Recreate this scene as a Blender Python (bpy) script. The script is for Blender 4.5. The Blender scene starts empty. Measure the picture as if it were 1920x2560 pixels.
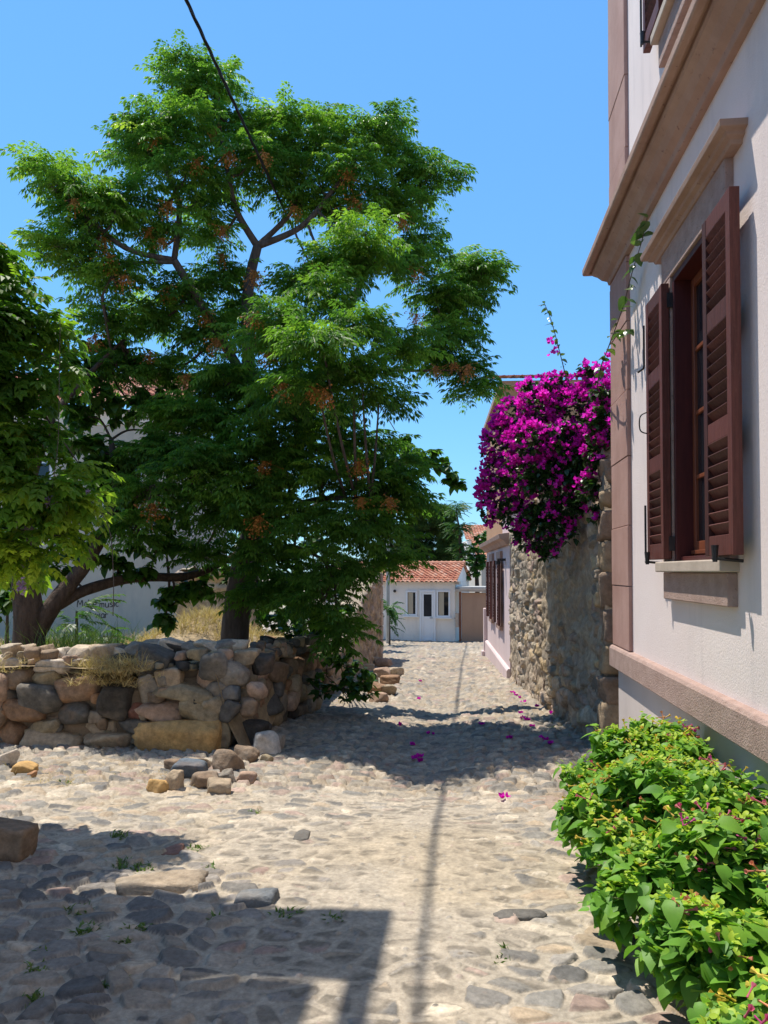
import bpy, bmesh, math
import numpy as np
from mathutils import Vector, Matrix

SC = bpy.context.scene
COL = SC.collection
rng = np.random.default_rng(11)
R = math.radians

# ---------------------------------------------------------------- camera, sky, sun, exposure
FPX, YAW, PITCH, SHIFT = 1920.0, R(5.65), R(1.5), 98.0      # focal length in photo pixels (photo 1920 x 2560)
CAM = np.array([0.0, 0.0, 1.6])
cd = bpy.data.cameras.new('camera')
cam = bpy.data.objects.new('camera', cd); COL.objects.link(cam)
cam.location = CAM
cam.rotation_euler = (math.pi / 2 + PITCH, 0, YAW)
cd.sensor_fit = 'VERTICAL'; cd.sensor_height = 36.0; cd.sensor_width = 27.0
cd.lens = 36.0 * FPX / 2560.0
cd.shift_y = SHIFT / 2560.0
cd.clip_start = 0.05; cd.clip_end = 2000
SC.camera = cam

SUN = np.array([-1.0, 0.80, 2.95]); SUN /= np.linalg.norm(SUN)
world = bpy.data.worlds.new('World'); SC.world = world; world.use_nodes = True
wn = world.node_tree; bg = wn.nodes['Background']
sky = wn.nodes.new('ShaderNodeTexSky'); sky.sky_type = 'NISHITA'; sky.sun_disc = False
sky.sun_elevation = math.asin(SUN[2]); sky.sun_rotation = math.atan2(SUN[0], SUN[1])
sky.air_density = 1.2; sky.dust_density = 0.0; sky.ozone_density = 3.0; sky.altitude = 0
tint = wn.nodes.new('ShaderNodeMix'); tint.data_type = 'RGBA'; tint.blend_type = 'MULTIPLY'; tint.inputs[0].default_value = 1.0
tint.inputs[7].default_value = (0.66, 1.02, 1.20, 1)
wn.links.new(sky.outputs[0], tint.inputs[6])
even = wn.nodes.new('ShaderNodeMix'); even.data_type = 'RGBA'; even.inputs[0].default_value = 0.50      # clear dry air: evener blue
even.inputs[7].default_value = (0.95, 2.72, 5.9, 1)
wn.links.new(tint.outputs[2], even.inputs[6]); wn.links.new(even.outputs[2], bg.inputs['Color']); bg.inputs['Strength'].default_value = 0.142
ld = bpy.data.lights.new('sun', 'SUN'); ld.energy = 5.0; ld.angle = R(0.5); ld.color = (1.0, 0.94, 0.84)
sun = bpy.data.objects.new('sun', ld); COL.objects.link(sun); sun.location = (-10, 8, 30)
sun.rotation_euler = Vector(-SUN).to_track_quat('-Z', 'Y').to_euler()
SC.view_settings.view_transform = 'Standard'; SC.view_settings.look = 'None'
SC.view_settings.gamma = 1.0; SC.view_settings.exposure = 0.30
SC.view_settings.use_curve_mapping = False

# ---------------------------------------------------------------- helpers
_f = np.array([-math.sin(YAW) * math.cos(PITCH), math.cos(YAW) * math.cos(PITCH), math.sin(PITCH)])
_r = np.array([math.cos(YAW), math.sin(YAW), 0.0])
_u = np.cross(_r, _f)
def P(px, py, D):                       # photo pixel + distance along the view axis -> point in the place
    return CAM + D * (_f + (px - 960) / FPX * _r + (1280 - py + SHIFT) / FPX * _u)
K = 1920.0 / 1659.0
def S(sx, sy, D): return P(sx * K, sy * K, D)

def h2(ix, iy, seed):
    ix = ix.astype(np.int64); iy = iy.astype(np.int64)
    h = (ix * 374761393 + iy * 668265263 + seed * 974634721) & 0xffffffff
    h = ((h ^ (h >> 13)) * 1274126177) & 0xffffffff
    h = ((h ^ (h >> 16)) * 2246822519) & 0xffffffff
    return ((h ^ (h >> 15)) & 0xffffff) / float(0xffffff)
def vnoise(x, y, seed=0):
    ix = np.floor(x); iy = np.floor(y); fx = x - ix; fy = y - iy
    fx = fx * fx * (3 - 2 * fx); fy = fy * fy * (3 - 2 * fy)
    a = h2(ix, iy, seed); b = h2(ix + 1, iy, seed); c = h2(ix, iy + 1, seed); d = h2(ix + 1, iy + 1, seed)
    return (a * (1 - fx) + b * fx) * (1 - fy) + (c * (1 - fx) + d * fx) * fy
def fbm(x, y, seed=0, o=4):
    s = 0; a = 0.5; t = 0
    for k in range(o):
        s = s + a * vnoise(x * 2 ** k, y * 2 ** k, seed + k * 17); t += a; a *= 0.5
    return s / t
def sstep(a, b, x):
    t = np.clip((x - a) / (b - a), 0, 1); return t * t * (3 - 2 * t)
def worley(u, v, seed, jit=0.9):
    iu = np.floor(u); iv = np.floor(v)
    F1 = np.full(u.shape, 9.0); F2 = np.full(u.shape, 9.0)
    ci = np.zeros(u.shape); cj = np.zeros(u.shape); dx1 = np.zeros(u.shape); dy1 = np.zeros(u.shape)
    for a in (-1, 0, 1):
        for b in (-1, 0, 1):
            x = iu + a; y = iv + b
            dx = u - (x + .5 + jit * (h2(x, y, seed) - .5)); dy = v - (y + .5 + jit * (h2(x, y, seed + 1) - .5))
            d = np.sqrt(dx * dx + dy * dy)
            n = d < F1
            F2 = np.where(n, F1, np.minimum(F2, d))
            ci = np.where(n, x, ci); cj = np.where(n, y, cj); dx1 = np.where(n, dx, dx1); dy1 = np.where(n, dy, dy1)
            F1 = np.where(n, d, F1)
    return F1, F2, ci, cj, dx1, dy1

class MB:
    """collects vertices and faces, then links them as ONE mesh object"""
    def __init__(s): s.V = []; s.F = {}; s.n = 0; s.C = []; s.rn = []
    def add(s, V, F, col=None, rnd=None):
        V = np.asarray(V, float)
        if isinstance(F, np.ndarray): F = [F]
        for f in F:
            f = np.asarray(f, np.int64)
            if f.ndim == 1: f = f[None]
            s.F.setdefault(f.shape[1], []).append(f + s.n)
        s.V.append(V)
        s.C.append(np.broadcast_to(np.array([1, 1, 1.]) if col is None else np.asarray(col, float), (len(V), 3)))
        s.rn.append(np.broadcast_to(np.array(rng.random() if rnd is None else rnd, float), (len(V),)))
        s.n += len(V); return s
    def build(s, name, mat, parent=None, smooth=False, origin=None):
        V = np.concatenate(s.V)
        me = bpy.data.meshes.new(name)
        me.vertices.add(len(V)); me.vertices.foreach_set('co', V.astype(np.float32).ravel())
        idx = []; tot = []
        for k, fs in s.F.items():
            f = np.concatenate(fs); idx.append(f.ravel()); tot.append(np.full(len(f), k))
        idx = np.concatenate(idx); tot = np.concatenate(tot)
        start = np.concatenate([[0], np.cumsum(tot)[:-1]])
        me.loops.add(len(idx)); me.loops.foreach_set('vertex_index', idx.astype(np.int32))
        me.polygons.add(len(tot)); me.polygons.foreach_set('loop_start', start.astype(np.int32))
        me.polygons.foreach_set('loop_total', tot.astype(np.int32))
        me.polygons.foreach_set('use_smooth', np.full(len(tot), bool(smooth)))
        me.update(calc_edges=True); me.validate()
        a = me.attributes.new('col', 'FLOAT_COLOR', 'POINT')
        c = np.concatenate(s.C); c = np.concatenate([c, np.ones((len(c), 1))], 1)
        a.data.foreach_set('color', c.astype(np.float32).ravel())
        a = me.attributes.new('rnd', 'FLOAT', 'POINT'); a.data.foreach_set('value', np.concatenate(s.rn).astype(np.float32))
        o = bpy.data.objects.new(name, me); COL.objects.link(o)
        if mat: me.materials.append(mat)
        if parent: o.parent = parent
        if origin is not None: o.location = origin
        return o

def tag(o, label, cat, group=None):
    o['label'] = label; o['category'] = cat
    if group: o['group'] = group
    return o
def thing(name, label, cat, loc=(0, 0, 0), group=None):
    o = bpy.data.objects.new(name, None); COL.objects.link(o); o.location = loc; o.empty_display_size = .2
    return tag(o, label, cat, group)
def under(o, t):                       # keep world place while parenting to a thing that only has a location
    o.parent = t; o.location = Vector(o.location) - Vector(t.location); return o

BOXF = np.array([[0, 3, 2, 1], [4, 5, 6, 7], [0, 1, 5, 4], [1, 2, 6, 5], [2, 3, 7, 6], [3, 0, 4, 7]])
def box(x0, x1, y0, y1, z0, z1):
    return np.array([[x0, y0, z0], [x1, y0, z0], [x1, y1, z0], [x0, y1, z0], [x0, y0, z1], [x1, y0, z1], [x1, y1, z1], [x0, y1, z1]], float), BOXF
def rotz(a):
    c, s = math.cos(a), math.sin(a); return np.array([[c, -s, 0], [s, c, 0], [0, 0, 1.]])
def roty(a):
    c, s = math.cos(a), math.sin(a); return np.array([[c, 0, s], [0, 1, 0], [-s, 0, c]])
def rotx(a):
    c, s = math.cos(a), math.sin(a); return np.array([[1, 0, 0], [0, c, -s], [0, s, c]])
def tube(pts, rad, n=6, caps=True):
    pts = np.asarray(pts, float); m = len(pts); rad = np.broadcast_to(np.asarray(rad, float), (m,))
    t = np.gradient(pts, axis=0); t /= np.linalg.norm(t, axis=1)[:, None] + 1e-9
    ref = np.array([0.13, 0.31, 0.94]); V = []
    a = np.arange(n) * 2 * math.pi / n
    prev = None
    for k in range(m):
        x = np.cross(ref, t[k]) if prev is None else prev - t[k] * np.dot(prev, t[k])
        if np.linalg.norm(x) < 1e-4: x = np.cross([1, 0, 0], t[k])
        x /= np.linalg.norm(x); prev = x; y = np.cross(t[k], x)
        V.append(pts[k] + rad[k] * (np.cos(a)[:, None] * x + np.sin(a)[:, None] * y))
    V = np.concatenate(V); F = []
    i = np.arange(n); j = (i + 1) % n
    for k in range(m - 1): F.append(np.stack([k * n + i, k * n + j, (k + 1) * n + j, (k + 1) * n + i], 1))
    F = [np.concatenate(F)]
    if caps: F += [np.arange(n)[::-1][None], (np.arange(n) + (m - 1) * n)[None]]
    return V, F
def spline(pts, k=6):
    pts = np.asarray(pts, float); n = len(pts); out = []
    for i in range(n - 1):
        p0 = pts[max(i - 1, 0)]; p1 = pts[i]; p2 = pts[i + 1]; p3 = pts[min(i + 2, n - 1)]
        for t in np.arange(k) / k:
            out.append(.5 * ((2 * p1) + (-p0 + p2) * t + (2 * p0 - 5 * p1 + 4 * p2 - p3) * t * t + (-p0 + 3 * p1 - 3 * p2 + p3) * t ** 3))
    out.append(pts[-1]); return np.array(out)
def grid_faces(nr, nc):
    r, c = np.meshgrid(np.arange(nr - 1), np.arange(nc - 1), indexing='ij')
    a = (r * nc + c).ravel(); return np.stack([a, a + 1, a + nc + 1, a + nc], 1)
def bevel(o, w=.006, seg=2):
    m = o.modifiers.new('bevel', 'BEVEL'); m.width = w; m.segments = seg; m.limit_method = 'ANGLE'; m.angle_limit = R(40); return o

# ---------------------------------------------------------------- materials
def newmat(name):
    m = bpy.data.materials.new(name); m.use_nodes = True
    return m, m.node_tree, m.node_tree.nodes['Principled BSDF']
def N(nt, typ, **kw):
    n = nt.nodes.new(typ)
    for k, v in kw.items(): setattr(n, k, v)
    return n
def noise(nt, co, scale, detail=5, rough=.6, dist=0.):
    n = N(nt, 'ShaderNodeTexNoise'); n.inputs['Scale'].default_value = scale; n.inputs['Detail'].default_value = detail
    n.inputs['Roughness'].default_value = rough; n.inputs['Distortion'].default_value = dist
    nt.links.new(co, n.inputs['Vector']); return n.outputs['Fac']
def ramp(nt, fac, stops):
    r = N(nt, 'ShaderNodeValToRGB'); e = r.color_ramp.elements
    while len(e) < len(stops): e.new(.5)
    for i, (p, c) in enumerate(stops): e[i].position = p; e[i].color = (*c, 1) if len(c) == 3 else c
    nt.links.new(fac, r.inputs[0]); return r.outputs[0]
def mix(nt, fac, a, b, typ='MIX'):
    m = N(nt, 'ShaderNodeMix', data_type='RGBA', blend_type=typ)
    for s, v in ((0, fac), (6, a), (7, b)):
        if hasattr(v, 'is_output'): nt.links.new(v, m.inputs[s])
        else: m.inputs[s].default_value = v if s == 0 else (*v, 1)
    return m.outputs[2]
def bumpn(nt, h, strength, dist, prev=None):
    b = N(nt, 'ShaderNodeBump'); b.inputs['Strength'].default_value = strength; b.inputs['Distance'].default_value = dist
    nt.links.new(h, b.inputs['Height'])
    if prev is not None: nt.links.new(prev, b.inputs['Normal'])
    return b.outputs[0]
def coord(nt, stretch=None):
    g = N(nt, 'ShaderNodeNewGeometry').outputs['Position']
    if stretch:
        m = N(nt, 'ShaderNodeMapping'); m.inputs['Scale'].default_value = stretch; nt.links.new(g, m.inputs[0]); return m.outputs[0]
    return g
def m_surf(name, c1, c2, scale=3., rough=.85, bump=.25, bscale=80., bdist=.004, stain=None, stretch=None, metal=0., spots=None, spec=.35, vary=0.):
    m, nt, b = newmat(name); L = nt.links
    co = coord(nt, stretch); co0 = coord(nt)
    n = noise(nt, co, scale, 6, .62)
    c = ramp(nt, n, [(.32, c1), (.68, c2)])
    if stain:
        s = noise(nt, coord(nt, (1.2, 1.2, .22)), 2.2, 5, .7)
        c = mix(nt, ramp(nt, s, [(.52, (0, 0, 0)), (.75, (.55, .55, .55))]), c, stain)
    if spots:
        s = noise(nt, co0, spots[0], 2, .5)
        c = mix(nt, ramp(nt, s, [(.66, (0, 0, 0)), (.74, (.8, .8, .8))]), c, spots[1])
    if vary:                                            # each board its own tone
        a = N(nt, 'ShaderNodeAttribute', attribute_name='rnd').outputs['Fac']
        c = mix(nt, 1., c, ramp(nt, a, [(0, (1 - vary * .7,) * 3), (1, (1 + vary,) * 3)]), 'MULTIPLY')
        c = mix(nt, ramp(nt, noise(nt, coord(nt, (14, 14, 3)), 6, 4, .7), [(.58, (0, 0, 0)), (.72, (.35, .35, .35))]), c, (.24, .12, .095))
    L.new(c, b.inputs['Base Color']); b.inputs['Roughness'].default_value = rough; b.inputs['Metallic'].default_value = metal
    b.inputs['Specular IOR Level'].default_value = spec
    if bump: L.new(bumpn(nt, noise(nt, co0, bscale, 4, .65), bump, bdist), b.inputs['Normal'])
    return m
def m_attr(name, bump=.5, bscale=45., bdist=.012, rough=.9, fine=.35, fs=28., fleck=None):
    """surface whose own colour is stored per point ('col'), broken up by grain"""
    m, nt, b = newmat(name); L = nt.links
    a = N(nt, 'ShaderNodeAttribute', attribute_name='col').outputs['Color']; co = coord(nt)
    n1 = noise(nt, co, fs, 8, .7); n2 = noise(nt, co, fs * .22, 4, .6)
    g = ramp(nt, n1, [(.25, (1 - fine,) * 3), (.75, (1 + fine * .7,) * 3)])
    g2 = ramp(nt, n2, [(.3, (1 - fine * .6, 1 - fine * .6, 1 - fine * .62)), (.7, (1.12, 1.1, 1.06))])
    c = mix(nt, 1., a, g, 'MULTIPLY'); c = mix(nt, 1., c, g2, 'MULTIPLY')
    if fleck:
        c = mix(nt, ramp(nt, noise(nt, co, fleck[0], 3, .6), [(.6, (0, 0, 0)), (.7, (.6, .6, .6))]), c, fleck[1])
    L.new(c, b.inputs['Base Color']); b.inputs['Roughness'].default_value = rough; b.inputs['Specular IOR Level'].default_value = .3
    L.new(bumpn(nt, noise(nt, co, bscale * .25, 5, .6), bump, bdist * 3, bumpn(nt, noise(nt, co, bscale * 2.2, 5, .7), bump, bdist)), b.inputs['Normal'])
    return m
def m_leaf(name, stops, transl=.35, rough=.42, spec=.45, tcol=1.5):
    m, nt, b = newmat(name); L = nt.links
    a = N(nt, 'ShaderNodeAttribute', attribute_name='rnd').outputs['Fac']
    c = ramp(nt, a, stops)
    c = mix(nt, 1., c, ramp(nt, noise(nt, coord(nt), 9., 3), [(.3, (.8, .8, .8)), (.7, (1.15, 1.15, 1.1))]), 'MULTIPLY')
    L.new(c, b.inputs['Base Color']); b.inputs['Roughness'].default_value = rough; b.inputs['Specular IOR Level'].default_value = spec
    t = N(nt, 'ShaderNodeBsdfTranslucent')
    L.new(mix(nt, 1., c, (tcol * 1.05, tcol * 1.15, tcol * .55), 'MULTIPLY'), t.inputs[0])
    x = N(nt, 'ShaderNodeMixShader'); x.inputs[0].default_value = transl
    L.new(b.outputs[0], x.inputs[1]); L.new(t.outputs[0], x.inputs[2])
    L.new(x.outputs[0], nt.nodes['Material Output'].inputs[0]); return m

M = {}
M['ground'] = m_attr('cobbles', bump=.45, bscale=60, bdist=.004, fine=.42, fs=34)
M['rock'] = m_attr('rock', bump=.6, bscale=30, bdist=.012, fine=.5, fs=16, rough=.88)
M['masonry'] = m_attr('masonry', bump=.7, bscale=34, bdist=.012, fine=.45, fs=14, rough=.92)
M['stucco'] = m_surf('pink_stucco', (.76, .645, .605), (.82, .71, .67), .9, .92, .55, 95, .006, stain=(.56, .48, .46))
M['stucco_low'] = m_surf('cream_stucco', (.58, .50, .46), (.66, .585, .545), 1.1, .92, .35, 80, .005, stain=(.5, .43, .39))
M['trim'] = m_surf('rose_stone', (.355, .22, .165), (.455, .30, .23), 3.5, .86, .5, 60, .006, spots=(26., (.22, .12, .1)), stain=(.30, .19, .15))
M['trim2'] = m_surf('rough_rose_stone', (.35, .235, .195), (.46, .325, .275), 9, .92, .9, 75, .012, spots=(34., (.25, .16, .13)))
M['quoin'] = m_surf('corner_stone', (.36, .20, .16), (.45, .275, .23), 2.2, .85, .5, 40, .006, stain=(.27, .155, .125))
M['sill'] = m_surf('sill_stone', (.42, .34, .27), (.52, .43, .35), 6, .9, .5, 60, .005)
M['wood'] = m_surf('oxblood_paint', (.062, .018, .013), (.118, .036, .026), 9, .55, .4, 40, .003, stretch=(7, 7, .5), spec=.3, vary=.45)
M['wood_dark'] = m_surf('dark_red_paint', (.06, .012, .012), (.085, .018, .016), 7, .45, .2, 30, .003, stretch=(6, 6, .7))
M['casement'] = m_surf('varnished_wood', (.15, .045, .022), (.22, .068, .032), 7, .4, .2, 30, .002, stretch=(6, 6, .7))
M['iron'] = m_surf('black_iron', (.03, .026, .028), (.05, .045, .045), 20, .5, .2, 60, .002, metal=.3)
M['white'] = m_surf('whitewash', (.82, .77, .70), (.88, .83, .76), 1.4, .9, .35, 40, .006, stain=(.58, .56, .53))
M['pvc'] = m_surf('white_pvc', (.80, .81, .82), (.84, .85, .86), 2, .35, 0)
M['tan_metal'] = m_surf('tan_gate_paint', (.40, .245, .16), (.44, .275, .185), 1.2, .6, .1, 30, .002, stain=(.35, .21, .14))
M['rust'] = m_surf('rust', (.16, .055, .03), (.26, .10, .05), 14, .8, .3, 60, .003)
M['curtain'] = m_surf('curtain', (.42, .36, .26), (.50, .43, .32), 3, .95, 0, stretch=(22, 22, 1))
M['dark_in'] = m_surf('dark_interior', (.02, .02, .022), (.035, .035, .037), 2, .9, 0)
M['tile'] = m_attr('clay_tile', bump=.4, bscale=40, bdist=.006, fine=.35, fs=9)
M['pinkwall'] = m_surf('pink_plaster', (.60, .47, .45), (.66, .53, .51), .9, .92, .25, 60, .004, stain=(.5, .38, .36))
M['ochre'] = m_surf('ochre_plaster', (.42, .235, .125), (.48, .28, .155), .9, .92, .3, 50, .005, stain=(.36, .19, .1))
M['greywall'] = m_surf('grey_plaster', (.50, .44, .365), (.60, .535, .445), .8, .92, .35, 40, .005, stain=(.30, .31, .30))
M['paint_black'] = m_surf('black_spray', (.02, .02, .02), (.05, .05, .05), 20, .8, 0)
M['concrete'] = m_surf('concrete', (.40, .39, .37), (.50, .49, .46), 2, .9, .3, 50, .004, stain=(.3, .29, .27))
M['rubber'] = m_surf('cable_rubber', (.012, .012, .016), (.02, .02, .026), 9, .5, .2, 60, .002)
M['bark'] = m_surf('brown_bark', (.045, .030, .022), (.115, .08, .058), 6, .95, .9, 22, .03, stretch=(3, 3, .6))
M['bark_grey'] = m_surf('grey_bark', (.07, .052, .045), (.15, .12, .105), 6, .95, .8, 26, .02, stretch=(3, 3, .6))
M['stem'] = m_surf('green_stem', (.12, .15, .05), (.2, .24, .08), 9, .7, .1, 60, .002)
M['soil'] = m_attr('dry_soil', bump=.8, bscale=30, bdist=.015, fine=.45, fs=12)
M['straw'] = m_leaf('straw', [(0, (.38, .27, .12)), (.6, (.55, .42, .21)), (1, (.66, .54, .31))], .25, .7, .2, 1.1)
M['weed'] = m_leaf('weed', [(0, (.06, .12, .02)), (1, (.16, .24, .05))], .35)
M['melia'] = m_leaf('bead_tree_leaf', [(0, (.045, .115, .022)), (.45, (.10, .21, .034)), (.8, (.18, .31, .044)), (1, (.33, .43, .065))], .46, .45, .25, 1.75)
M['broad'] = m_leaf('mulberry_leaf', [(0, (.03, .085, .014)), (.6, (.06, .145, .02)), (1, (.14, .24, .035))], .38, .45, .3, 1.6)
M['wist'] = m_leaf('wisteria_leaf', [(0, (.05, .12, .016)), (.45, (.10, .195, .022)), (1, (.29, .37, .045))], .48, .5, .25, 1.9)
M['mira'] = m_leaf('four_oclock_leaf', [(0, (.07, .19, .026)), (.5, (.14, .31, .034)), (.85, (.23, .41, .04)), (1, (.42, .52, .05))], .32, .5, .3, 1.4)
M['boug_leaf'] = m_leaf('bougainvillea_leaf', [(0, (.015, .045, .012)), (.6, (.035, .085, .02)), (1, (.12, .19, .05))], .3, .35, .5, 1.5)
M['boug'] = m_leaf('bougainvillea_bract', [(0, (.50, .010, .33)), (.6, (.74, .02, .54)), (1, (.86, .09, .70))], .5, .55, .25, 1.0)
M['boug'].node_tree.nodes['Translucent BSDF'].inputs[0].links[0].from_node.inputs[7].default_value = (1.3, 1.0, 1.35, 1)
M['pine'] = m_leaf('pine_needle', [(0, (.03, .07, .018)), (.6, (.065, .13, .026)), (1, (.13, .20, .04))], .25, .6, .3, 1.4)
M['fig'] = m_leaf('garden_leaf', [(0, (.03, .09, .018)), (.7, (.06, .15, .025)), (1, (.13, .24, .04))], .35, .45, .4, 1.5)
M['flower'] = m_leaf('trumpet_flower', [(0, (.72, .50, .06)), (.5, (.76, .60, .12)), (.62, (.70, .34, .14)), (.78, (.66, .20, .20)), (1, (.55, .05, .28))], .25, .6, .3, 1.0)
M['flower'].node_tree.nodes['Translucent BSDF'].inputs[0].links[0].from_node.inputs[7].default_value = (1.2, 1.1, 1.0, 1)
M['lilac'] = m_leaf('lilac_flower', [(0, (.36, .22, .50)), (1, (.55, .40, .70))], .35, .6, .2, 1.0)
M['berry'] = m_surf('dry_berry', (.34, .125, .025), (.50, .21, .04), 40, .6, 0)
M['petal'] = M['boug']
def m_glass(name):
    m, nt, b = newmat(name)
    b.inputs['Base Color'].default_value = (.012, .014, .018, 1); b.inputs['Roughness'].default_value = .06
    b.inputs['Specular IOR Level'].default_value = .6; return m
M['glass'] = m_glass('window_glass')

# ---------------------------------------------------------------- ground
PY = [-400, 3, 5, 8, 12, 16, 22, 29, 40, 900]; PZ = [0, 0, -.05, -.22, -.42, -.58, -.80, -1.05, -1.2, -1.25]
def gz(x, y):
    x = np.asarray(x, float); y = np.asarray(y, float)
    z = np.interp(y, PY, PZ)
    gut = np.exp(-((x + .38 - .012 * (y - 7)) / .55) ** 2) * sstep(4.6, 6.6, y) * (1 - .6 * sstep(11, 20, y))
    z = z - .075 * gut + .07 * (fbm(x * .45, y * .45, 3, 3) - .5) * sstep(1.5, 4, y)
    return z + .02 * sstep(-2.0, -3.4, x) * sstep(5.5, 7, y)
def gzf(x, y): return float(gz(np.array([x]), np.array([y]))[0])
def G(sx, sy):                                    # point of the street under a photo pixel (numbers read off the picture)
    lo, hi = .5, 60.
    for _ in range(60):
        m = .5 * (lo + hi); p = S(sx, sy, m)
        if p[2] > gzf(p[0], p[1]): lo = m
        else: hi = m
    return S(sx, sy, lo)

def build_ground():
    u = np.concatenate([-np.geomspace(40, .86, 26), np.linspace(-.80, .62, 720), np.geomspace(.63, 40, 22)])
    n = 680; inv = np.linspace(1 / 1.9, 1 / 34., n); y = 1 / inv
    y = np.concatenate([[-300, -60, -20, -8, -3, -1, 0, .6, 1.1, 1.5], y, np.geomspace(35, 700, 14)])
    Y, U = np.meshgrid(y, u, indexing='ij'); X = U * np.maximum(Y, 1.6); x = X.ravel(); yy = Y.ravel()
    z = gz(x, yy)
    near = (yy > 0) & (yy < 45) & (np.abs(x) < 26)
    xs, ys = x[near], yy[near]
    wx = xs + .10 * (fbm(xs * 3.1, ys * 3.1, 41, 3) - .5); wy = ys + .10 * (fbm(xs * 3.1, ys * 3.1, 57, 3) - .5)
    lane = sstep(5.6, 6.3, ys + .8 * (fbm(xs * .9, ys * .9, 63, 2) - .5)) > .5
    A = worley(wx / .175, wy / .115, 5, .98); B = worley(wx / .150 + 40, wy / .095, 9, .92)
    F1, F2, ci, cj, dx, dy = [np.where(lane, b_, a_) for a_, b_ in zip(A, B)]
    r1 = h2(ci, cj, 91); r2 = h2(ci, cj, 92); r3 = h2(ci, cj, 93); r4 = h2(ci, cj, 94); r5 = h2(ci, cj, 95)
    cx = np.where(lane, (ci - 40) * .150, ci * .175); cy = np.where(lane, cj * .095, cj * .115)
    # sandy tracks where the stones are buried
    track = np.exp(-((cx + .45 - .05 * (cy - 4)) / .62) ** 2) * sstep(7.2, 4.6, cy) * .48
    track = track + np.exp(-((cx + .38) / .28) ** 2) * sstep(5, 7, cy) * .30 + .30 * np.exp(-((cx + 1.75) / .35) ** 2) * sstep(6, 8, cy)
    cover = fbm(cx * .8, cy * .8, 71, 3) - .5
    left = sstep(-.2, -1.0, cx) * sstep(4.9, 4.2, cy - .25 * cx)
    tall = .032 + .020 * r1 - .040 * track + .040 * cover - .002 + .008 * left + np.where(lane, .010 - .012 * r1, -.004 - .010 * r1)
    edge = F2 - F1
    t0 = .03 + .15 * r2
    dome = sstep(t0, t0 + np.where(lane, .22, .21), edge) ** .8
    tilt = (r3 - .5) * .05 * dx + (r4 - .5) * .05 * dy
    stone = dome * tall + tilt * dome - .012
    stone = stone + .012 * (fbm(xs * 13, ys * 13, 23, 4) - .5) * dome
    sand = .016 * (fbm(xs * 4, ys * 4, 31, 4) - .45) + .004 * (fbm(xs * 22, ys * 22, 37, 3) - .5) + .016 * track
    # pebbles
    G1, G2, pi, pj, _, _ = worley(xs / .045, ys / .045, 15, .95)
    pr = h2(pi, pj, 15); peb = (pr > .86) * np.sqrt(np.clip(.03 + .12 * h2(pi, pj, 16) - G1 * G1, 0, 1)) * .026
    sandp = sand + peb
    k = sstep(-.003, .003, stone - sandp)
    z[near] = z[near] + np.where(stone > sandp, stone, sandp)
    # intrinsic colours: stones by kind, sand, dust lying on the low stones
    pal = np.array([[.29, .275, .26], [.36, .325, .28], [.43, .375, .31], [.36, .275, .245], [.16, .160, .162], [.22, .216, .208], [.48, .43, .36], [.38, .31, .235]])
    pick = np.minimum((r5 * 8).astype(int), 7)
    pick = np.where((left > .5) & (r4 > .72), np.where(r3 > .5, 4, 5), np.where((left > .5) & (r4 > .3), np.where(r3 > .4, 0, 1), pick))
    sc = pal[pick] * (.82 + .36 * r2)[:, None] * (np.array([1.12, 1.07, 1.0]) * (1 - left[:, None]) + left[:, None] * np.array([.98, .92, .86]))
    sandc = np.array([.43, .36, .27]) * (.86 + .28 * fbm(xs * 1.3, ys * 1.3, 77, 4))[:, None]
    grey = sstep(.42, .62, fbm(xs * .9 + 9, ys * .9, 83, 3))[:, None]
    sandc = sandc * (1 - .45 * grey) + .45 * grey * np.array([.43, .385, .33])
    pc = np.where((peb > .003)[:, None], (pal[(pr * 97 % 8).astype(int)] * .5 + sandc * .55), sandc)
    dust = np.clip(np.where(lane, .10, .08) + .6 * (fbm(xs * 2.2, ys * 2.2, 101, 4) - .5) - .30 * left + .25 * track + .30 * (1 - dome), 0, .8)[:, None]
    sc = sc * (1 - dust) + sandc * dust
    edge_dark = (1 - k) * np.exp(-((stone - sandp) / .009) ** 2) * dome.clip(0, 1); pc = pc * (1 - .55 * np.clip(edge_dark, 0, 1))[:, None]; pc = np.where(lane[:, None], pc * np.array([.80, .79, .78]), pc)  # sand is darker in a thin band beside each stone
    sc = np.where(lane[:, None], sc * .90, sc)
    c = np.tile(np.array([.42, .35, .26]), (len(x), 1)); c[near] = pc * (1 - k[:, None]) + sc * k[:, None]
    # drier ochre earth by the walls
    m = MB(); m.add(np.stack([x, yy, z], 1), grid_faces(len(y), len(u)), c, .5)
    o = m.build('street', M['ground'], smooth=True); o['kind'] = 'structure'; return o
build_ground()

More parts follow.
